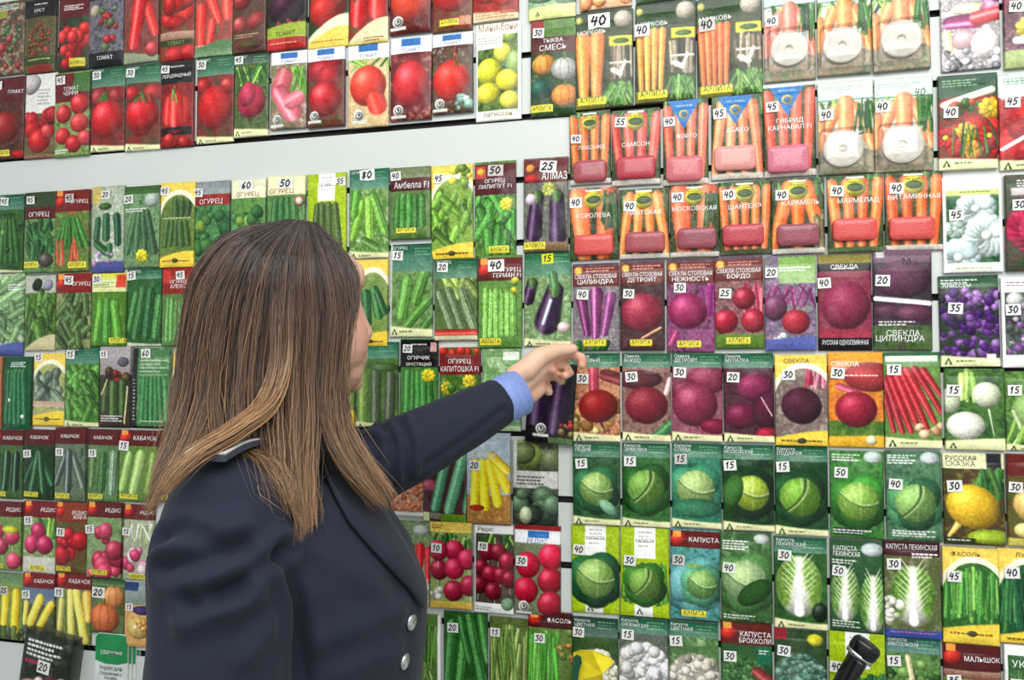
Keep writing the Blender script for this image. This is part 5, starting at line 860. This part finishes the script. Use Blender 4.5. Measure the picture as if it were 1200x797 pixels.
# ---------------------------------------------------------------- the woman
X, Y, Z = Vector((1, 0, 0)), Vector((0, 1, 0)), Vector((0, 0, 1))
th = math.radians(14); F_ = Vector((math.cos(th), math.sin(th), 0)); L_ = Vector((-math.sin(th), math.cos(th), 0))
N0 = Vector((-.545, -.385, 0))                      # under the neck
hth = math.radians(55); HF = Vector((math.cos(hth), math.sin(hth), 0)); HL = Vector((-math.sin(hth), math.cos(hth), 0))

class Sol:
    "collects closed shells, then fuses them into one skin"
    def __init__(s): s.V, s.F = [], []
    def add(s, V, F): k = len(s.V); s.V += [Vector(v) for v in V]; s.F += [[i+k for i in f] for f in F]
    def tube(s, P, R_, n=18, sq=1.0):
        "tapering limb with rounded ends"
        P = [Vector(p) for p in P]; R_ = list(R_)
        d0 = (P[0]-P[1]).normalized(); d1 = (P[-1]-P[-2]).normalized()
        P2 = [P[0]+d0*R_[0]*.85, P[0]+d0*R_[0]*.5]+P+[P[-1]+d1*R_[-1]*.5, P[-1]+d1*R_[-1]*.85]; R2 = [R_[0]*.45, R_[0]*.86]+R_+[R_[-1]*.86, R_[-1]*.45]
        s.add(*tubepts(P2, R2, n, sq))
    def rings(s, R_, n=36, fw=None, lf=None):
        "R_: (centre, half depth, half width) stacked upwards"
        fw = fw or F_; lf = lf or L_; V, F = [], []; m = len(R_)
        for c, d, w in R_:
            for k in range(n):
                q = 6.28319*k/n; cs, sn = math.cos(q), math.sin(q); e = .88
                V.append(c+fw*(d*math.copysign(abs(cs)**e, cs))+lf*(w*math.copysign(abs(sn)**e, sn)))
        for i in range(m-1):
            for k in range(n): F.append((i*n+k, i*n+(k+1) % n, (i+1)*n+(k+1) % n, (i+1)*n+k))
        F.append(list(range(n))[::-1]); F.append([(m-1)*n+k for k in range(n)]); s.add(V, F)
    def ell(s, c, a, b, u, fw=None, lf=None, up=None, n=20):
        fw = fw or HF; lf = lf or HL; up = up or Z; V, F = [], []; m = n//2
        for i in range(1, m):
            t = math.pi*i/m
            for k in range(n): q = 6.28319*k/n; V.append(c+fw*(a*math.sin(t)*math.cos(q))+lf*(b*math.sin(t)*math.sin(q))-up*(u*math.cos(t)))
        for i in range(m-2):
            for k in range(n): F.append((i*n+k, i*n+(k+1) % n, (i+1)*n+(k+1) % n, (i+1)*n+k))
        F.append(list(range(n))[::-1]); F.append([(m-2)*n+k for k in range(n)]); s.add(V, F)
    def fuse(s, name, vox, smooth=4, fac=.5):
        me = mesh(name, s.V, s.F)
        bm = bmesh.new(); bm.from_mesh(me); bmesh.ops.recalc_face_normals(bm, faces=bm.faces); bm.to_mesh(me); bm.free()
        o = bpy.data.objects.new(name, me); COL.objects.link(o)
        m = o.modifiers.new('r', 'REMESH'); m.mode = 'VOXEL'; m.voxel_size = vox
        if smooth: q = o.modifiers.new('s', 'SMOOTH'); q.iterations = smooth; q.factor = fac
        bpy.context.view_layer.update()
        out = bpy.data.meshes.new_from_object(o.evaluated_get(bpy.context.evaluated_depsgraph_get())); out.name = name
        bpy.data.objects.remove(o); bpy.data.meshes.remove(me)
        out.polygons.foreach_set('use_smooth', [True]*len(out.polygons)); return out
def coords(me):
    a = np.empty(len(me.vertices)*3, np.float32); me.vertices.foreach_get('co', a); return a.reshape(-1, 3).astype(np.float64)
def normals(me):
    a = np.empty(len(me.vertices)*3, np.float32); me.vertex_normals.foreach_get('vector', a); return a.reshape(-1, 3).astype(np.float64)
def setco(me, c): me.vertices.foreach_set('co', c.astype(np.float32).ravel()); me.update()
def ring(z, f, d, w, l=0): return (N0+F_*f+L_*l+Z*z, d, w)

RS = Vector((-.500, -.558, 1.325)); RE = Vector((-.500, -.592, 1.055)); RW = Vector((-.405, -.575, .835))
LS = Vector((-.615, -.205, 1.345)); LE = at(428, 553, .30); LW = at(601, 463, .143)
HC = hp(350, 366, 0) ; hu = lambda f, l, u: HC+HF*f+HL*l+Z*u

# ---- body: one continuous skin
b = Sol()
b.ell(hu(-.012, 0, .028), .098, .078, .082); b.ell(hu(.022, 0, -.03), .068, .060, .082); b.ell(hu(.042, 0, -.076), .050, .052, .036)   # skull, face, jaw
b.ell(hu(.032, .034, -.036), .052, .036, .05); b.ell(hu(.032, -.034, -.036), .052, .036, .05)                                           # cheeks
b.ell(hu(.052, -.010, -.056), .042, .042, .034); b.ell(hu(.079, 0, -.094), .016, .020, .015); b.ell(hu(.062, 0, .048), .026, .05, .035)                                              # chin, brow
b.tube([hu(.086, 0, .018), hu(.095, 0, -.010), hu(.102, 0, -.025)], [.008, .0095, .0105], 12)                                         # nose
for sgn in (1, -1):
    b.ell(hu(.095, .009*sgn, -.028), .010, .008, .008)
    b.ell(hu(-.005, .077*sgn, -.012), .019, .008, .032)                                                                             # ear
b.tube([hu(.082, -.018, -.056), hu(.093, 0, -.054), hu(.082, .018, -.056)], [.005, .0075, .005], 10)
b.tube([hu(.080, -.016, -.066), hu(.091, 0, -.067), hu(.080, .016, -.066)], [.005, .0075, .005], 10)                                # lips
nb = N0+Z*1.37-F_*.01
b.tube([hu(-.018, 0, -.05), hu(-.025, 0, -.12), nb, nb-Z*.06], [.056, .052, .058, .07])
b.rings([ring(.93, .0, .10, .155), ring(1.0, .01, .09, .13), ring(1.08, .02, .095, .13), ring(1.19, .03, .11, .15), ring(1.28, .015, .10, .155), ring(1.33, .0, .08, .15), ring(1.365, -.01, .055, .09)])
hipR, hipL = N0-L_*.085+Z*.90, N0+L_*.085+Z*.90
for h_, sg in ((hipR, -1), (hipL, 1)):
    kn = h_-Z*.43+F_*.02; an = h_-Z*.82-F_*.01
    b.tube([h_, h_.lerp(kn, .4), kn, kn.lerp(an, .35), an], [.085, .078, .055, .054, .036]); b.tube([an-Z*.03-F_*.02, an-Z*.05+F_*.07, an-Z*.055+F_*.15], [.034, .034, .024], 14, .8)
def limb(a, e, w, r): b.tube([a, a.lerp(e, .5), e, e.lerp(w, .4), w], r)
limb(RS, RE, RW, [.048, .044, .038, .036, .026]); limb(LS, LE, LW, [.048, .043, .036, .034, .025])
# left hand, thumb edge up, fingertips curled towards the viewer
def chain(P, r): b.tube([at(*p) for p in P], r, 12)
pw = (603, 458, .135)
for kx in ((650, 416, .078), (646, 427, .070), (640, 438, .068), (632, 448, .072)): chain([pw, ((pw[0]+kx[0])/2, (pw[1]+kx[1])/2, (pw[2]+kx[2])/2), kx], [.018, .0145, .0115])
chain([(610, 460, .120), (622, 463, .100), (632, 456, .085)], [.015, .015, .012])                                                     # heel of the hand
chain([(604, 440, .140), (616, 434, .135), (634, 417, .118), (652, 411, .098), (672, 409, .080)], [.017, .018, .0155, .0115, .0085])    # thumb
chain([(648, 416, .078), (668, 414, .060), (682, 420, .056), (682, 428, .072)], [.0115, .0098, .0088, .0078])
chain([(645, 427, .070), (664, 428, .048), (668, 437, .054), (662, 440, .084)], [.0108, .009, .0075, .0072])
chain([(640, 438, .068), (656, 442, .046), (658, 447, .056), (647, 433, .092)], [.0102, .0086, .0072, .0068])
chain([(632, 448, .072), (644, 456, .052), (644, 460, .062), (634, 452, .082)], [.0095, .0082, .0074, .0068])
# right hand hangs relaxed
dn = (RW-RE).normalized(); sd = dn.cross(Y).normalized()
for k in range(4):
    q = RW+dn*.085+Y*(.028-.019*k); b.tube([RW+Y*(.014-.009*k), q], [.016, .012], 12); b.tube([q, q+dn*.035-sd*.004, q+dn*.06-sd*.02, q+dn*.074-sd*.036], [.0098, .009, .008, .007], 12)
b.tube([RW+Y*.015, RW+dn*.035+Y*.036, RW+dn*.075+Y*.046+sd*.004], [.016, .012, .0085], 12)
body = b.fuse('person', .0029, 3)
co = coords(body); hc = np.array(HC); rel = co-hc; fx = rel@np.array(HF); lx = rel@np.array(HL); ux = rel[:, 2]
# eye sockets pressed in
nrm = normals(body)
for sg in (1, -1):
    d2 = (fx-.086)**2+(lx-.030*sg)**2+(ux-.012)**2; co -= nrm*(.006*np.exp(-d2/(2*.012**2)))[:, None]
setco(body, co)
base = srgb(c3((214, 170, 146))); C0 = np.tile(base, (len(co), 1)); nz = np.array([noise.noise(Vector(v)*38) for v in co])
C0 *= (1+.05*nz)[:, None]
def paint(mask, c, a): C0[:] = C0*(1-(mask*a)[:, None])+srgb(c3(c))*(mask*a)[:, None]
head = np.clip((co[:, 2]-1.36)*20, 0, 1)
paint(np.exp(-((fx-.085)**2/(.016**2)+(lx/.022)**2+((ux+.061)/.009)**2))*head, (178, 88, 84), .85)
paint(np.exp(-((fx-.06)**2/(.04**2)+((np.abs(lx)-.045)/.025)**2+((ux+.03)/.03)**2))*head, (206, 130, 116), .5)
paint(np.exp(-(((np.abs(lx)-.03)/.02)**2+((ux-.034)/.0045)**2))*(fx > .05)*head, (84, 62, 50), .8)
hand = np.exp(-((co-np.array(at(640, 440, .08)))**2).sum(1)/(.09**2))
tipm = np.zeros(len(co))
for p in ((682, 427, .07), (660, 438, .082), (648, 433, .088), (634, 452, .082), (668, 416, .06), (640, 425, .07)): tipm = np.maximum(tipm, np.exp(-((co-np.array(at(*p)))**2).sum(1)/(.013**2)))
paint(hand, (236, 200, 168), .7); paint(tipm, (206, 128, 110), .75)
heel = np.exp(-((co-np.array(at(622, 464, .1)))**2).sum(1)/(.016**2)); paint(heel, (196, 122, 100), .6)
setcol(body, C0)
m_, nt_, bs_ = nodes('skin'); a_ = nt_.nodes.new('ShaderNodeVertexColor'); a_.layer_name = 'Col'; nt_.links.new(a_.outputs['Color'], bs_.inputs['Base Color'])
bs_.inputs['Roughness'].default_value = .5; bs_.inputs['Subsurface Weight'].default_value = .12; bs_.inputs['Subsurface Radius'].default_value = (.01, .004, .002); bs_.inputs['Subsurface Scale'].default_value = .5
bump(nt_, bs_, 260, .12, .0006)
W = link('person', body, m_)
tag(W, 'woman with long brown hair in a dark uniform blazer, reaching for a packet', 'person')
for sg in (1, -1):
    e = Sol(); e.ell(hu(.0615, .030*sg, .011), .0115, .0115, .0115); me = mesh('eye', e.V, e.F, True)
    cc = coords(me)-hc; ir = ((cc@np.array(HL)-.030*sg)**2+(cc[:, 2]-.011)**2 < .0055**2) & (cc@np.array(HF) > .065)
    setcol(me, np.where(ir[:, None], srgb(c3((60, 44, 36))), srgb(c3((226, 222, 216))))); link('eye', me, attrmat('eye_surface', .15), W)

# ---- blazer
j = Sol()
j.rings([ring(.80, .0, .150, .205), ring(.84, .0, .150, .205), ring(.95, .012, .135, .185), ring(1.04, .040, .145, .165), ring(1.12, .046, .146, .165), ring(1.19, .045, .149, .172), ring(1.25, .034, .138, .178), ring(1.31, .012, .112, .182), ring(1.345, .0, .088, .165), ring(1.372, -.012, .066, .11), ring(1.395, -.018, .062, .075)])
def sleeve(P, R_): j.tube(P, R_, 24)
sleeve([RS+Vector((-.006, .008, -.004)), RS.lerp(RE, .2)+Vector((-.004, 0, 0)), RS.lerp(RE, .38), RS.lerp(RE, .62), RE, RE.lerp(RW, .5), RE.lerp(RW, .93)], [.070, .077, .074, .071, .068, .06, .052])
lw = LE.lerp(LW, .90)
sleeve([LS, LS.lerp(LE, .5), LE, LE.lerp(lw, .3), LE.lerp(lw, .7), lw], [.066, .064, .057, .052, .045, .0385])
jm = j.fuse('blazer', .0055, 6, .5)
# folds: pulled along lines laid on the cloth
def bvh_of(me): return BVHTree.FromPolygons([v.co.copy() for v in me.vertices], [tuple(p.vertices) for p in me.polygons])
JB = bvh_of(jm)
def onj(px, py, off=0.0, tree=None):
    t = tree or JB; d = ray(px, py).normalized(); h, n, i, dist = t.ray_cast(CAM, d)
    if h is None or dist > 1.5:
        h, n, i, _ = t.find_nearest(CAM+d*1.0)
    return h+n*off
co = coords(jm); nrm = normals(jm); disp = np.zeros(len(co))
def fold(pts, amp, wd):
    P = [np.array(onj(*p)) for p in pts]; d = np.full(len(co), 9.); 
    for a, c in zip(P, P[1:]):
        ab = c-a; t = np.clip(((co-a)@ab)/(ab@ab), 0, 1); d = np.minimum(d, np.linalg.norm(co-a-t[:, None]*ab, axis=1))
    disp[:] += .95*amp*(np.exp(-(d/wd)**2)-.55*np.exp(-((d-2*wd)/wd)**2))
for f in ([(195, 640), (240, 622), (285, 612)], [(250, 690), (285, 670), (308, 660)], [(215, 735), (265, 712), (305, 698)], [(290, 770), (315, 738)]): fold(f, .0055, .012)
for f in ([(190, 665), (235, 655), (285, 640)], [(225, 705), (280, 690)], [(330, 648), (345, 700), (352, 760), (354, 800)], [(258, 692), (300, 664), (340, 642)], [(188, 632), (215, 624), (240, 630)]): fold(f, -.010, .009)
for f in ([(352, 640), (400, 655), (450, 700)], [(380, 750), (430, 735), (470, 720)], [(400, 790), (440, 770), (465, 765)]): fold(f, .004, .014)
for f in ([(440, 500), (452, 520), (450, 560)], [(458, 497), (470, 520), (468, 560)], [(476, 490), (488, 520), (486, 556)], [(432, 508), (445, 512), (462, 506)]): fold(f, .0045, .007)
for f in ([(449, 500), (461, 520), (459, 560)], [(467, 492), (479, 518), (477, 556)], [(500, 545), (545, 515), (590, 480)]): fold(f, -.004, .006)
lown = np.array([noise.noise(Vector(v)*11)+.5*noise.noise(Vector(v)*23) for v in co]); disp += .0022*lown
setco(jm, co+nrm*disp[:, None])
M_CLOTH, nt_, bs_ = nodes('navy_wool'); bs_.inputs['Roughness'].default_value = .85; bs_.inputs['Sheen Weight'].default_value = .06; bs_.inputs['Sheen Roughness'].default_value = .5; bs_.inputs['Specular IOR Level'].default_value = .25
tc = nt_.nodes.new('ShaderNodeTexCoord'); n_ = nt_.nodes.new('ShaderNodeTexNoise'); n_.inputs['Scale'].default_value = 700; n2 = nt_.nodes.new('ShaderNodeValToRGB')
n2.color_ramp.elements[0].color = (*srgb(c3((24, 28, 40))), 1); n2.color_ramp.elements[1].color = (*srgb(c3((41, 47, 63))), 1)
nt_.links.new(tc.outputs['Object'], n_.inputs['Vector']); nt_.links.new(n_.outputs['Fac'], n2.inputs['Fac']); nt_.links.new(n2.outputs['Color'], bs_.inputs['Base Color'])
bp_ = nt_.nodes.new('ShaderNodeBump'); bp_.inputs['Strength'].default_value = .2; bp_.inputs['Distance'].default_value = .0005; nt_.links.new(n_.outputs['Fac'], bp_.inputs['Height']); nt_.links.new(bp_.outputs['Normal'], bs_.inputs['Normal'])
J = link('blazer', jm, M_CLOTH, W); J['label'] = 'dark navy wool blazer'
JB = bvh_of(jm)
def sheet(name, A_, B_, off, mat, parent, thick=.0025, nseg=20, nw=5, lift=0):
    "a cloth strip laid on the blazer between two lines given as points, with real thickness"
    def samp(P, t):
        k = t*(len(P)-1); i = min(int(k), len(P)-2); f = k-i; return (P[i][0]*(1-f)+P[i+1][0]*f, P[i][1]*(1-f)+P[i+1][1]*f)
    V = []
    for i in range(nseg+1):
        a, c = samp(A_, i/nseg), samp(B_, i/nseg)
        for k in range(nw+1):
            s_ = k/nw; V.append(onj(a[0]*(1-s_)+c[0]*s_, a[1]*(1-s_)+c[1]*s_, off+lift*math.sin(s_*math.pi)*.5+lift*s_*.6))
    m = nw+1; F = [(i*m+k, i*m+k+1, (i+1)*m+k+1, (i+1)*m+k) for i in range(nseg) for k in range(nw)]
    me = mesh(name, V, F, True); o = link(name, me, mat, parent)
    s_ = o.modifiers.new('thickness', 'SOLIDIFY'); s_.thickness = thick; s_.offset = 1
    return o
sheet('lapel', [(392, 520), (415, 545), (442, 590), (470, 632), (490, 672), (494, 700)], [(372, 548), (386, 580), (405, 615), (440, 655), (472, 688), (489, 712)], .003, M_CLOTH, J, .003, 24, 5, .004)
# buttonhole stitch on the lapel, silver buttons
M_SILV = plain('silver_metal', (206, 208, 212), .25, 1, .04, 200)
for px, py in ((481, 729), (473, 775)):
    p = onj(px, py, .001); h, n, i, d = JB.find_nearest(p); t = n.cross(Z).normalized(); u = t.cross(n)
    V, F = [], []; prof = [(.0095, 0), (.0105, .0022), (.0085, .0042), (.0045, .0055), (.0, .0058)]; k_ = 18
    for r, z in prof[:-1]: V += [h+n*z+(t*math.cos(6.2832*q/k_)+u*math.sin(6.2832*q/k_))*r for q in range(k_)]
    V.append(h+n*.0058)
    for a in range(3): F += [(a*k_+q, a*k_+(q+1) % k_, (a+1)*k_+(q+1) % k_, (a+1)*k_+q) for q in range(k_)]
    F += [(3*k_+q, 3*k_+(q+1) % k_, 4*k_) for q in range(k_)]
    link('button', mesh('button', V, F, True), M_SILV, J)
sheet('buttonhole', [(374, 564), (391, 558)], [(375, 566), (392, 560)], .0075, plain('black_stitching', (18, 18, 22), .8), J, .0015, 6, 1)
# shirt cuff
ax = (LW-LE).normalized(); c0, c1 = LE.lerp(LW, .86), LW+ax*.012
V, F = tubepts([c0, c1, c1, c0], [.0365, .0375, .0345, .0335], 36)
F = [f for f in F if len(f) == 4]
cu = link('shirt_cuff', mesh('shirt_cuff', V, F, True), plain('pale_blue_cotton', (128, 152, 212), .8, 0, .05, 200, .3), W); cu['label'] = 'pale blue shirt cuff at the left wrist'
# epaulette on the right shoulder with white bars and a star
tip = RS+Vector((-.004, -.044, .060)); inn = RS+Vector((-.010, .066, .066)); ev = (inn-tip).normalized(); ew = ev.cross(Z).normalized(); en = ew.cross(ev).normalized()
if en.z < 0: en = -en
E_LEN = (inn-tip).length
def plate(name, l0, l1, w0, w1, z0, z1, mat, parent, curve=.007, n=14):
    V, F = [], []
    for i in range(n+1):
        f = i/n; l = l0+(l1-l0)*f; arch = curve*math.sin(math.pi*min(1, max(0, l/E_LEN)))
        for w_ in (w0, w1):
            for z_ in (z0, z1): V.append(tip+ev*l+ew*w_+en*(z_+arch))
    for i in range(n):
        a = i*4; c = a+4; F += [(a, c, c+1, a+1), (a+2, a+3, c+3, c+2), (a+1, c+1, c+3, a+3), (a, a+2, c+2, c)]
    F += [(0, 1, 3, 2), (n*4, n*4+2, n*4+3, n*4+1)]
    me = mesh(name, V, F); bm = bmesh.new(); bm.from_mesh(me); bmesh.ops.recalc_face_normals(bm, faces=bm.faces); bm.to_mesh(me); bm.free()
    return link(name, me, mat, parent)
ep = plate('epaulette', 0, E_LEN, -.026, .026, 0, .006, plain('dark_grey_board', (58, 62, 72), .7, 0, .06, 200), J); M_WB = plain('white_braid', (226, 228, 226), .6, 0, .04, 200)
plate('white_braid', .004, E_LEN, -.0235, -.0195, .005, .0078, M_WB, ep); plate('white_braid', .004, E_LEN, .0195, .0235, .005, .0078, M_WB, ep); plate('white_braid', .004, .008, -.0235, .0235, .005, .0078, M_WB, ep)
def star(l, w_):
    c = tip+ev*l+ew*w_+en*(.0085+.007*math.sin(math.pi*l/E_LEN)); V = []
    for lay in (0, .0015):
        for i in range(10): r = .0075 if i % 2 == 0 else .0032; q = 6.2832*i/10; V.append(c+(ev*math.cos(q)+ew*math.sin(q))*r+en*lay)
    V.append(c+en*.0045); F = [(i, (i+1) % 10, 10+(i+1) % 10, 10+i) for i in range(10)]+[(10+i, 10+(i+1) % 10, 20) for i in range(10)]
    link('star', mesh('star', V, F), M_SILV, ep)
star(.03, 0); star(.062, 0)
# trousers and shoes, below the frame
tr = Sol(); tr.rings([ring(.76, .0, .12, .17), ring(.86, .0, .118, .178), ring(.98, .012, .108, .15)])
for h_ in (hipR, hipL): kn = h_-Z*.43+F_*.02; an = h_-Z*.80-F_*.01; tr.tube([h_-Z*.02, h_.lerp(kn, .5), kn, kn.lerp(an, .5), an], [.098, .09, .073, .068, .062], 20)
link('trousers', tr.fuse('trousers', .009, 4), plain('black_trouser_cloth', (30, 31, 36), .85, 0, .08, 300), W)
for h_ in (hipR, hipL):
    an = h_-Z*.86; s_ = Sol(); s_.tube([Vector((an.x, an.y, .045))-F_*.045, Vector((an.x, an.y, .042))+F_*.04, Vector((an.x, an.y, .034))+F_*.135], [.042, .042, .034], 18, .95); s_.tube([Vector((an.x, an.y, .03))-F_*.05, Vector((an.x, an.y, .025))-F_*.05], [.026, .026], 14)
    me = s_.fuse('shoe', .006, 3); c_ = coords(me); c_[:, 2] = np.maximum(c_[:, 2], .0); setco(me, c_); link('shoe', me, plain('black_leather', (24, 23, 24), .3, 0, .06, 200), W)
# ---------------------------------------------------------------- hair: a dark under-layer and some thousands of strands falling over it
hs = Sol()
hs.ell(hu(-.020, 0, .028), .094, .083, .083)
hs.rings([(HC+HF*-.048-Z*z, d, w) for z, d, w in ((.15, .042, .078), (.10, .052, .080), (.04, .064, .080), (-.02, .070, .080))], 28, HF, HL)
cap = hs.fuse('hair', .006, 6)
# keep the under-layer off the face
cc = coords(cap); rel = cc-np.array(HC); f_ = rel@np.array(HF); u_ = rel[:, 2]
cut = np.clip(f_-(.035+.35*np.clip(u_, 0, .1)), 0, 1)*(u_ < .07); cc -= np.outer(cut*.98, np.array(HF)); setco(cap, cc)

def cr(P, n):
    "smooth curve through the guide points"
    P = np.array(P, float); m = len(P); out = []
    Q = np.vstack([2*P[0]-P[1], P, 2*P[-1]-P[-2]])
    for t in np.linspace(0, m-1-1e-6, n):
        i = int(t); f = t-i; a, b_, c, d = Q[i], Q[i+1], Q[i+2], Q[i+3]
        out.append(.5*((2*b_)+(c-a)*f+(2*a-5*b_+4*c-d)*f*f+(3*b_-a-3*c+d)*f**3))
    return np.array(out)
NP = 26
def wpts(g): return cr([tuple(hp(*p)) for p in g], NP)
U0 = [(336,258,-.012),(268,274,.0),(230,318,.0),(216,375,.0),(209,440,.01)]
U1 = [(340,258,.0),(280,282,.045),(244,334,.055),(231,395,.06),(222,460,.065)]
U2 = [(343,258,.012),(292,288,.078),(266,345,.092),(254,410,.097),(248,470,.102)]
U3 = [(347,258,.018),(308,298,.097),(292,355,.112),(282,420,.117),(278,480,.127)]
U4 = [(352,258,.022),(328,302,.107),(320,365,.122),(314,430,.127),(314,490,.137)]
U5 = [(357,259,.022),(350,304,.102),(350,368,.117),(347,432,.122),(347,492,.132)]
U6 = [(362,260,.02),(372,306,.082),(380,368,.097),(376,435,.102),(376,495,.112)]
U7 = [(367,261,.012),(394,306,.052),(405,362,.064),(398,430,.074),(397,490,.087)]
U8 = [(371,262,.0),(409,302,.012),(418,338,.025),(409,390,.045),(403,445,.058)]
MAIN_L = [U0+[(198,505,.03),(184,560,.05),(171,622,.07)], U1+[(207,520,.075),(189,565,.085),(174,620,.09)], U2+[(228,520,.11),(203,560,.115),(178,604,.115)]]
MAIN_C = [U2+[(256,520,.12),(284,575,.16),(326,618,.18)], U3+[(284,530,.145),(300,580,.17),(330,626,.18)], U4+[(318,540,.155),(334,595,.175),(348,642,.18)], U5+[(348,545,.145),(352,595,.16),(352,646,.17)], U6+[(372,545,.13),(370,590,.15),(362,628,.16)]]
MAIN_R = [U6+[(394,538,.118),(424,574,.12),(446,596,.11)], U7+[(412,538,.1),(438,576,.105),(458,602,.1)], U8+[(404,492,.07),(428,535,.085),(454,570,.09),(466,594,.09)]]
STREAK = [[(326,300,.108),(318,370,.127),(316,430,.136),(300,470,.155),(262,502,.185),(216,532,.21),(178,578,.20)],
          [(346,300,.108),(342,370,.124),(338,430,.134),(320,476,.155),(278,510,.19),(226,541,.215),(181,588,.21)]]
FAR = [
 [(338,259,-.02),(268,280,-.03),(230,330,-.045),(222,400,-.05),(216,470,-.04),(206,540,-.02),(196,600,.0)],
 [(338,259,-.03),(280,290,-.08),(250,345,-.09),(245,410,-.09),(240,480,-.08),(232,545,-.05),(220,600,-.03)],
 [(345,259,-.03),(320,290,-.11),(310,345,-.115),(300,410,-.11),(295,480,-.09),(290,540,-.07),(285,590,-.05)],
 [(360,260,-.02),(385,285,-.075),(395,335,-.075),(380,400,-.09),(370,470,-.09),(365,530,-.07),(365,580,-.05)],
]
HV, HFc, HCc = [], [], []; _K = .62
hrng = np.random.RandomState(5)
root_c, mid_c, tip_c = srgb(c3((54, 44, 40))), srgb(c3((92, 70, 56))), srgb(c3((162, 124, 84)))
def strands(G, n, spread, rad, bright=1.0, tip0=.55, gold=0.0, push=True, jit=1.0, short=.22):
    Gp = [wpts(g) for g in G]; k = len(Gp)
    for s_ in range(n):
        x = hrng.rand()*(k-1)*.9999; i = int(x); f = x-i
        ff = f*f*(3-2*f)*.3+f*.7
        P = Gp[i]*(1-ff)+Gp[i+1]*ff
        cl = int(x*11); crs = np.random.RandomState(cl*31+k*7); coff = crs.randn(3)*.0035
        cend = (cl+.5)/11; ic = min(int(cend), k-2); fc = cend-ic; tgt = Gp[ic]*(1-fc)+Gp[ic+1]*fc
        t = np.linspace(0, 1, NP)[:, None]
        P = P*(1-_K*t**1.6)+tgt*(_K*t**1.6)+coff*np.minimum(1, t*2)
        inward = hrng.rand()**1.4*spread
        vd = np.array((P.mean(0)-np.array(CAM))); vd /= np.linalg.norm(vd)
        P = P+vd*inward*np.minimum(1, t*4)
        P = P+np.cumsum(hrng.randn(NP, 3)*.00055*jit, 0)*np.array([1, 1, .4])+np.sin(t*(4+5*hrng.rand())+hrng.rand()*6)*hrng.randn(3)*.0022*jit*t
        end = 1-short*hrng.rand()**1.7
        m = max(8, int(NP*end)); P = P[:m]
        if push:
            for q in range(6, m):
                v = Vector(P[q])
                if v.z < 1.44:
                    h, nn, _, d = JB.find_nearest(v, .08)
                    if h is not None and (v-h).dot(nn) < .006: P[q] = h+nn*(.006+.006*hrng.rand())
        r0 = rad*(.7+.6*hrng.rand()); tone = (.5+.75*hrng.rand()**1.4)*bright*(1+.4*crs.randn())
        tone = max(.32, min(tone, 1.9)); g_ = gold+.25*hrng.rand()
        d0 = np.gradient(P, axis=0); d0 /= np.linalg.norm(d0, axis=1)[:, None]+1e-9
        a = np.cross(d0, vd); a /= np.linalg.norm(a, axis=1)[:, None]+1e-9; b_ = np.cross(d0, a)
        base = len(HV); tt = np.linspace(0, 1, m)
        rr = r0*np.minimum(1, (1-tt)*3.5+.12)
        for q in range(m):
            for w_ in range(3):
                an = 2.0944*w_+.5; HV.append(P[q]+(a[q]*math.cos(an)+b_[q]*math.sin(an))*rr[q])
            u = tt[q]; c = root_c*(1-min(1, u*2.2))+mid_c*min(1, u*2.2); k2 = min(1, max(0, (u-tip0)/(1-tip0))+g_*min(1, u*2)*.6); c = (c*(1-k2)+tip_c*k2)*tone
            HCc.extend([c]*3)
        for q in range(m-1):
            for w_ in range(3): x0 = base+q*3+w_; x1 = base+q*3+(w_+1) % 3; HFc.append((x0, x1, x1+3, x0+3))
for G_, n_s in ((MAIN_L, 1500), (MAIN_C, 2300), (MAIN_R, 1500)): strands(G_, n_s, .028, .0005, short=.6)
strands(STREAK, 520, .006, .0005, 1.4, .3, .5, short=.3)
strands(FAR, 700, .02, .0008, .9)
for G_ in (MAIN_L, MAIN_C, MAIN_R): strands(G_, 90, .0, .0003, 1.15, .5, .2, True, 3.2, .5)     # flyaways
hm = bpy.data.meshes.new('hair')
cv = coords(cap); nF = [tuple(p.vertices) for p in cap.polygons]
allV = np.concatenate([cv, np.array(HV)]); k = len(cv)
hm.from_pydata(allV.tolist(), [], nF+[(a+k, b_+k, c+k, d+k) for a, b_, c, d in HFc]); hm.update()
hm.polygons.foreach_set('use_smooth', [True]*len(hm.polygons))
setcol(hm, np.concatenate([np.tile(srgb(c3((44, 34, 29))), (k, 1)), np.array(HCc)]))
M_HAIR = attrmat('brown_hair', .33, .75)
hb = M_HAIR.node_tree.nodes['Principled BSDF']; hb.inputs['Sheen Weight'].default_value = .1
H = link('hair', hm, M_HAIR, W); H['label'] = 'long straight brown hair with lighter ends'
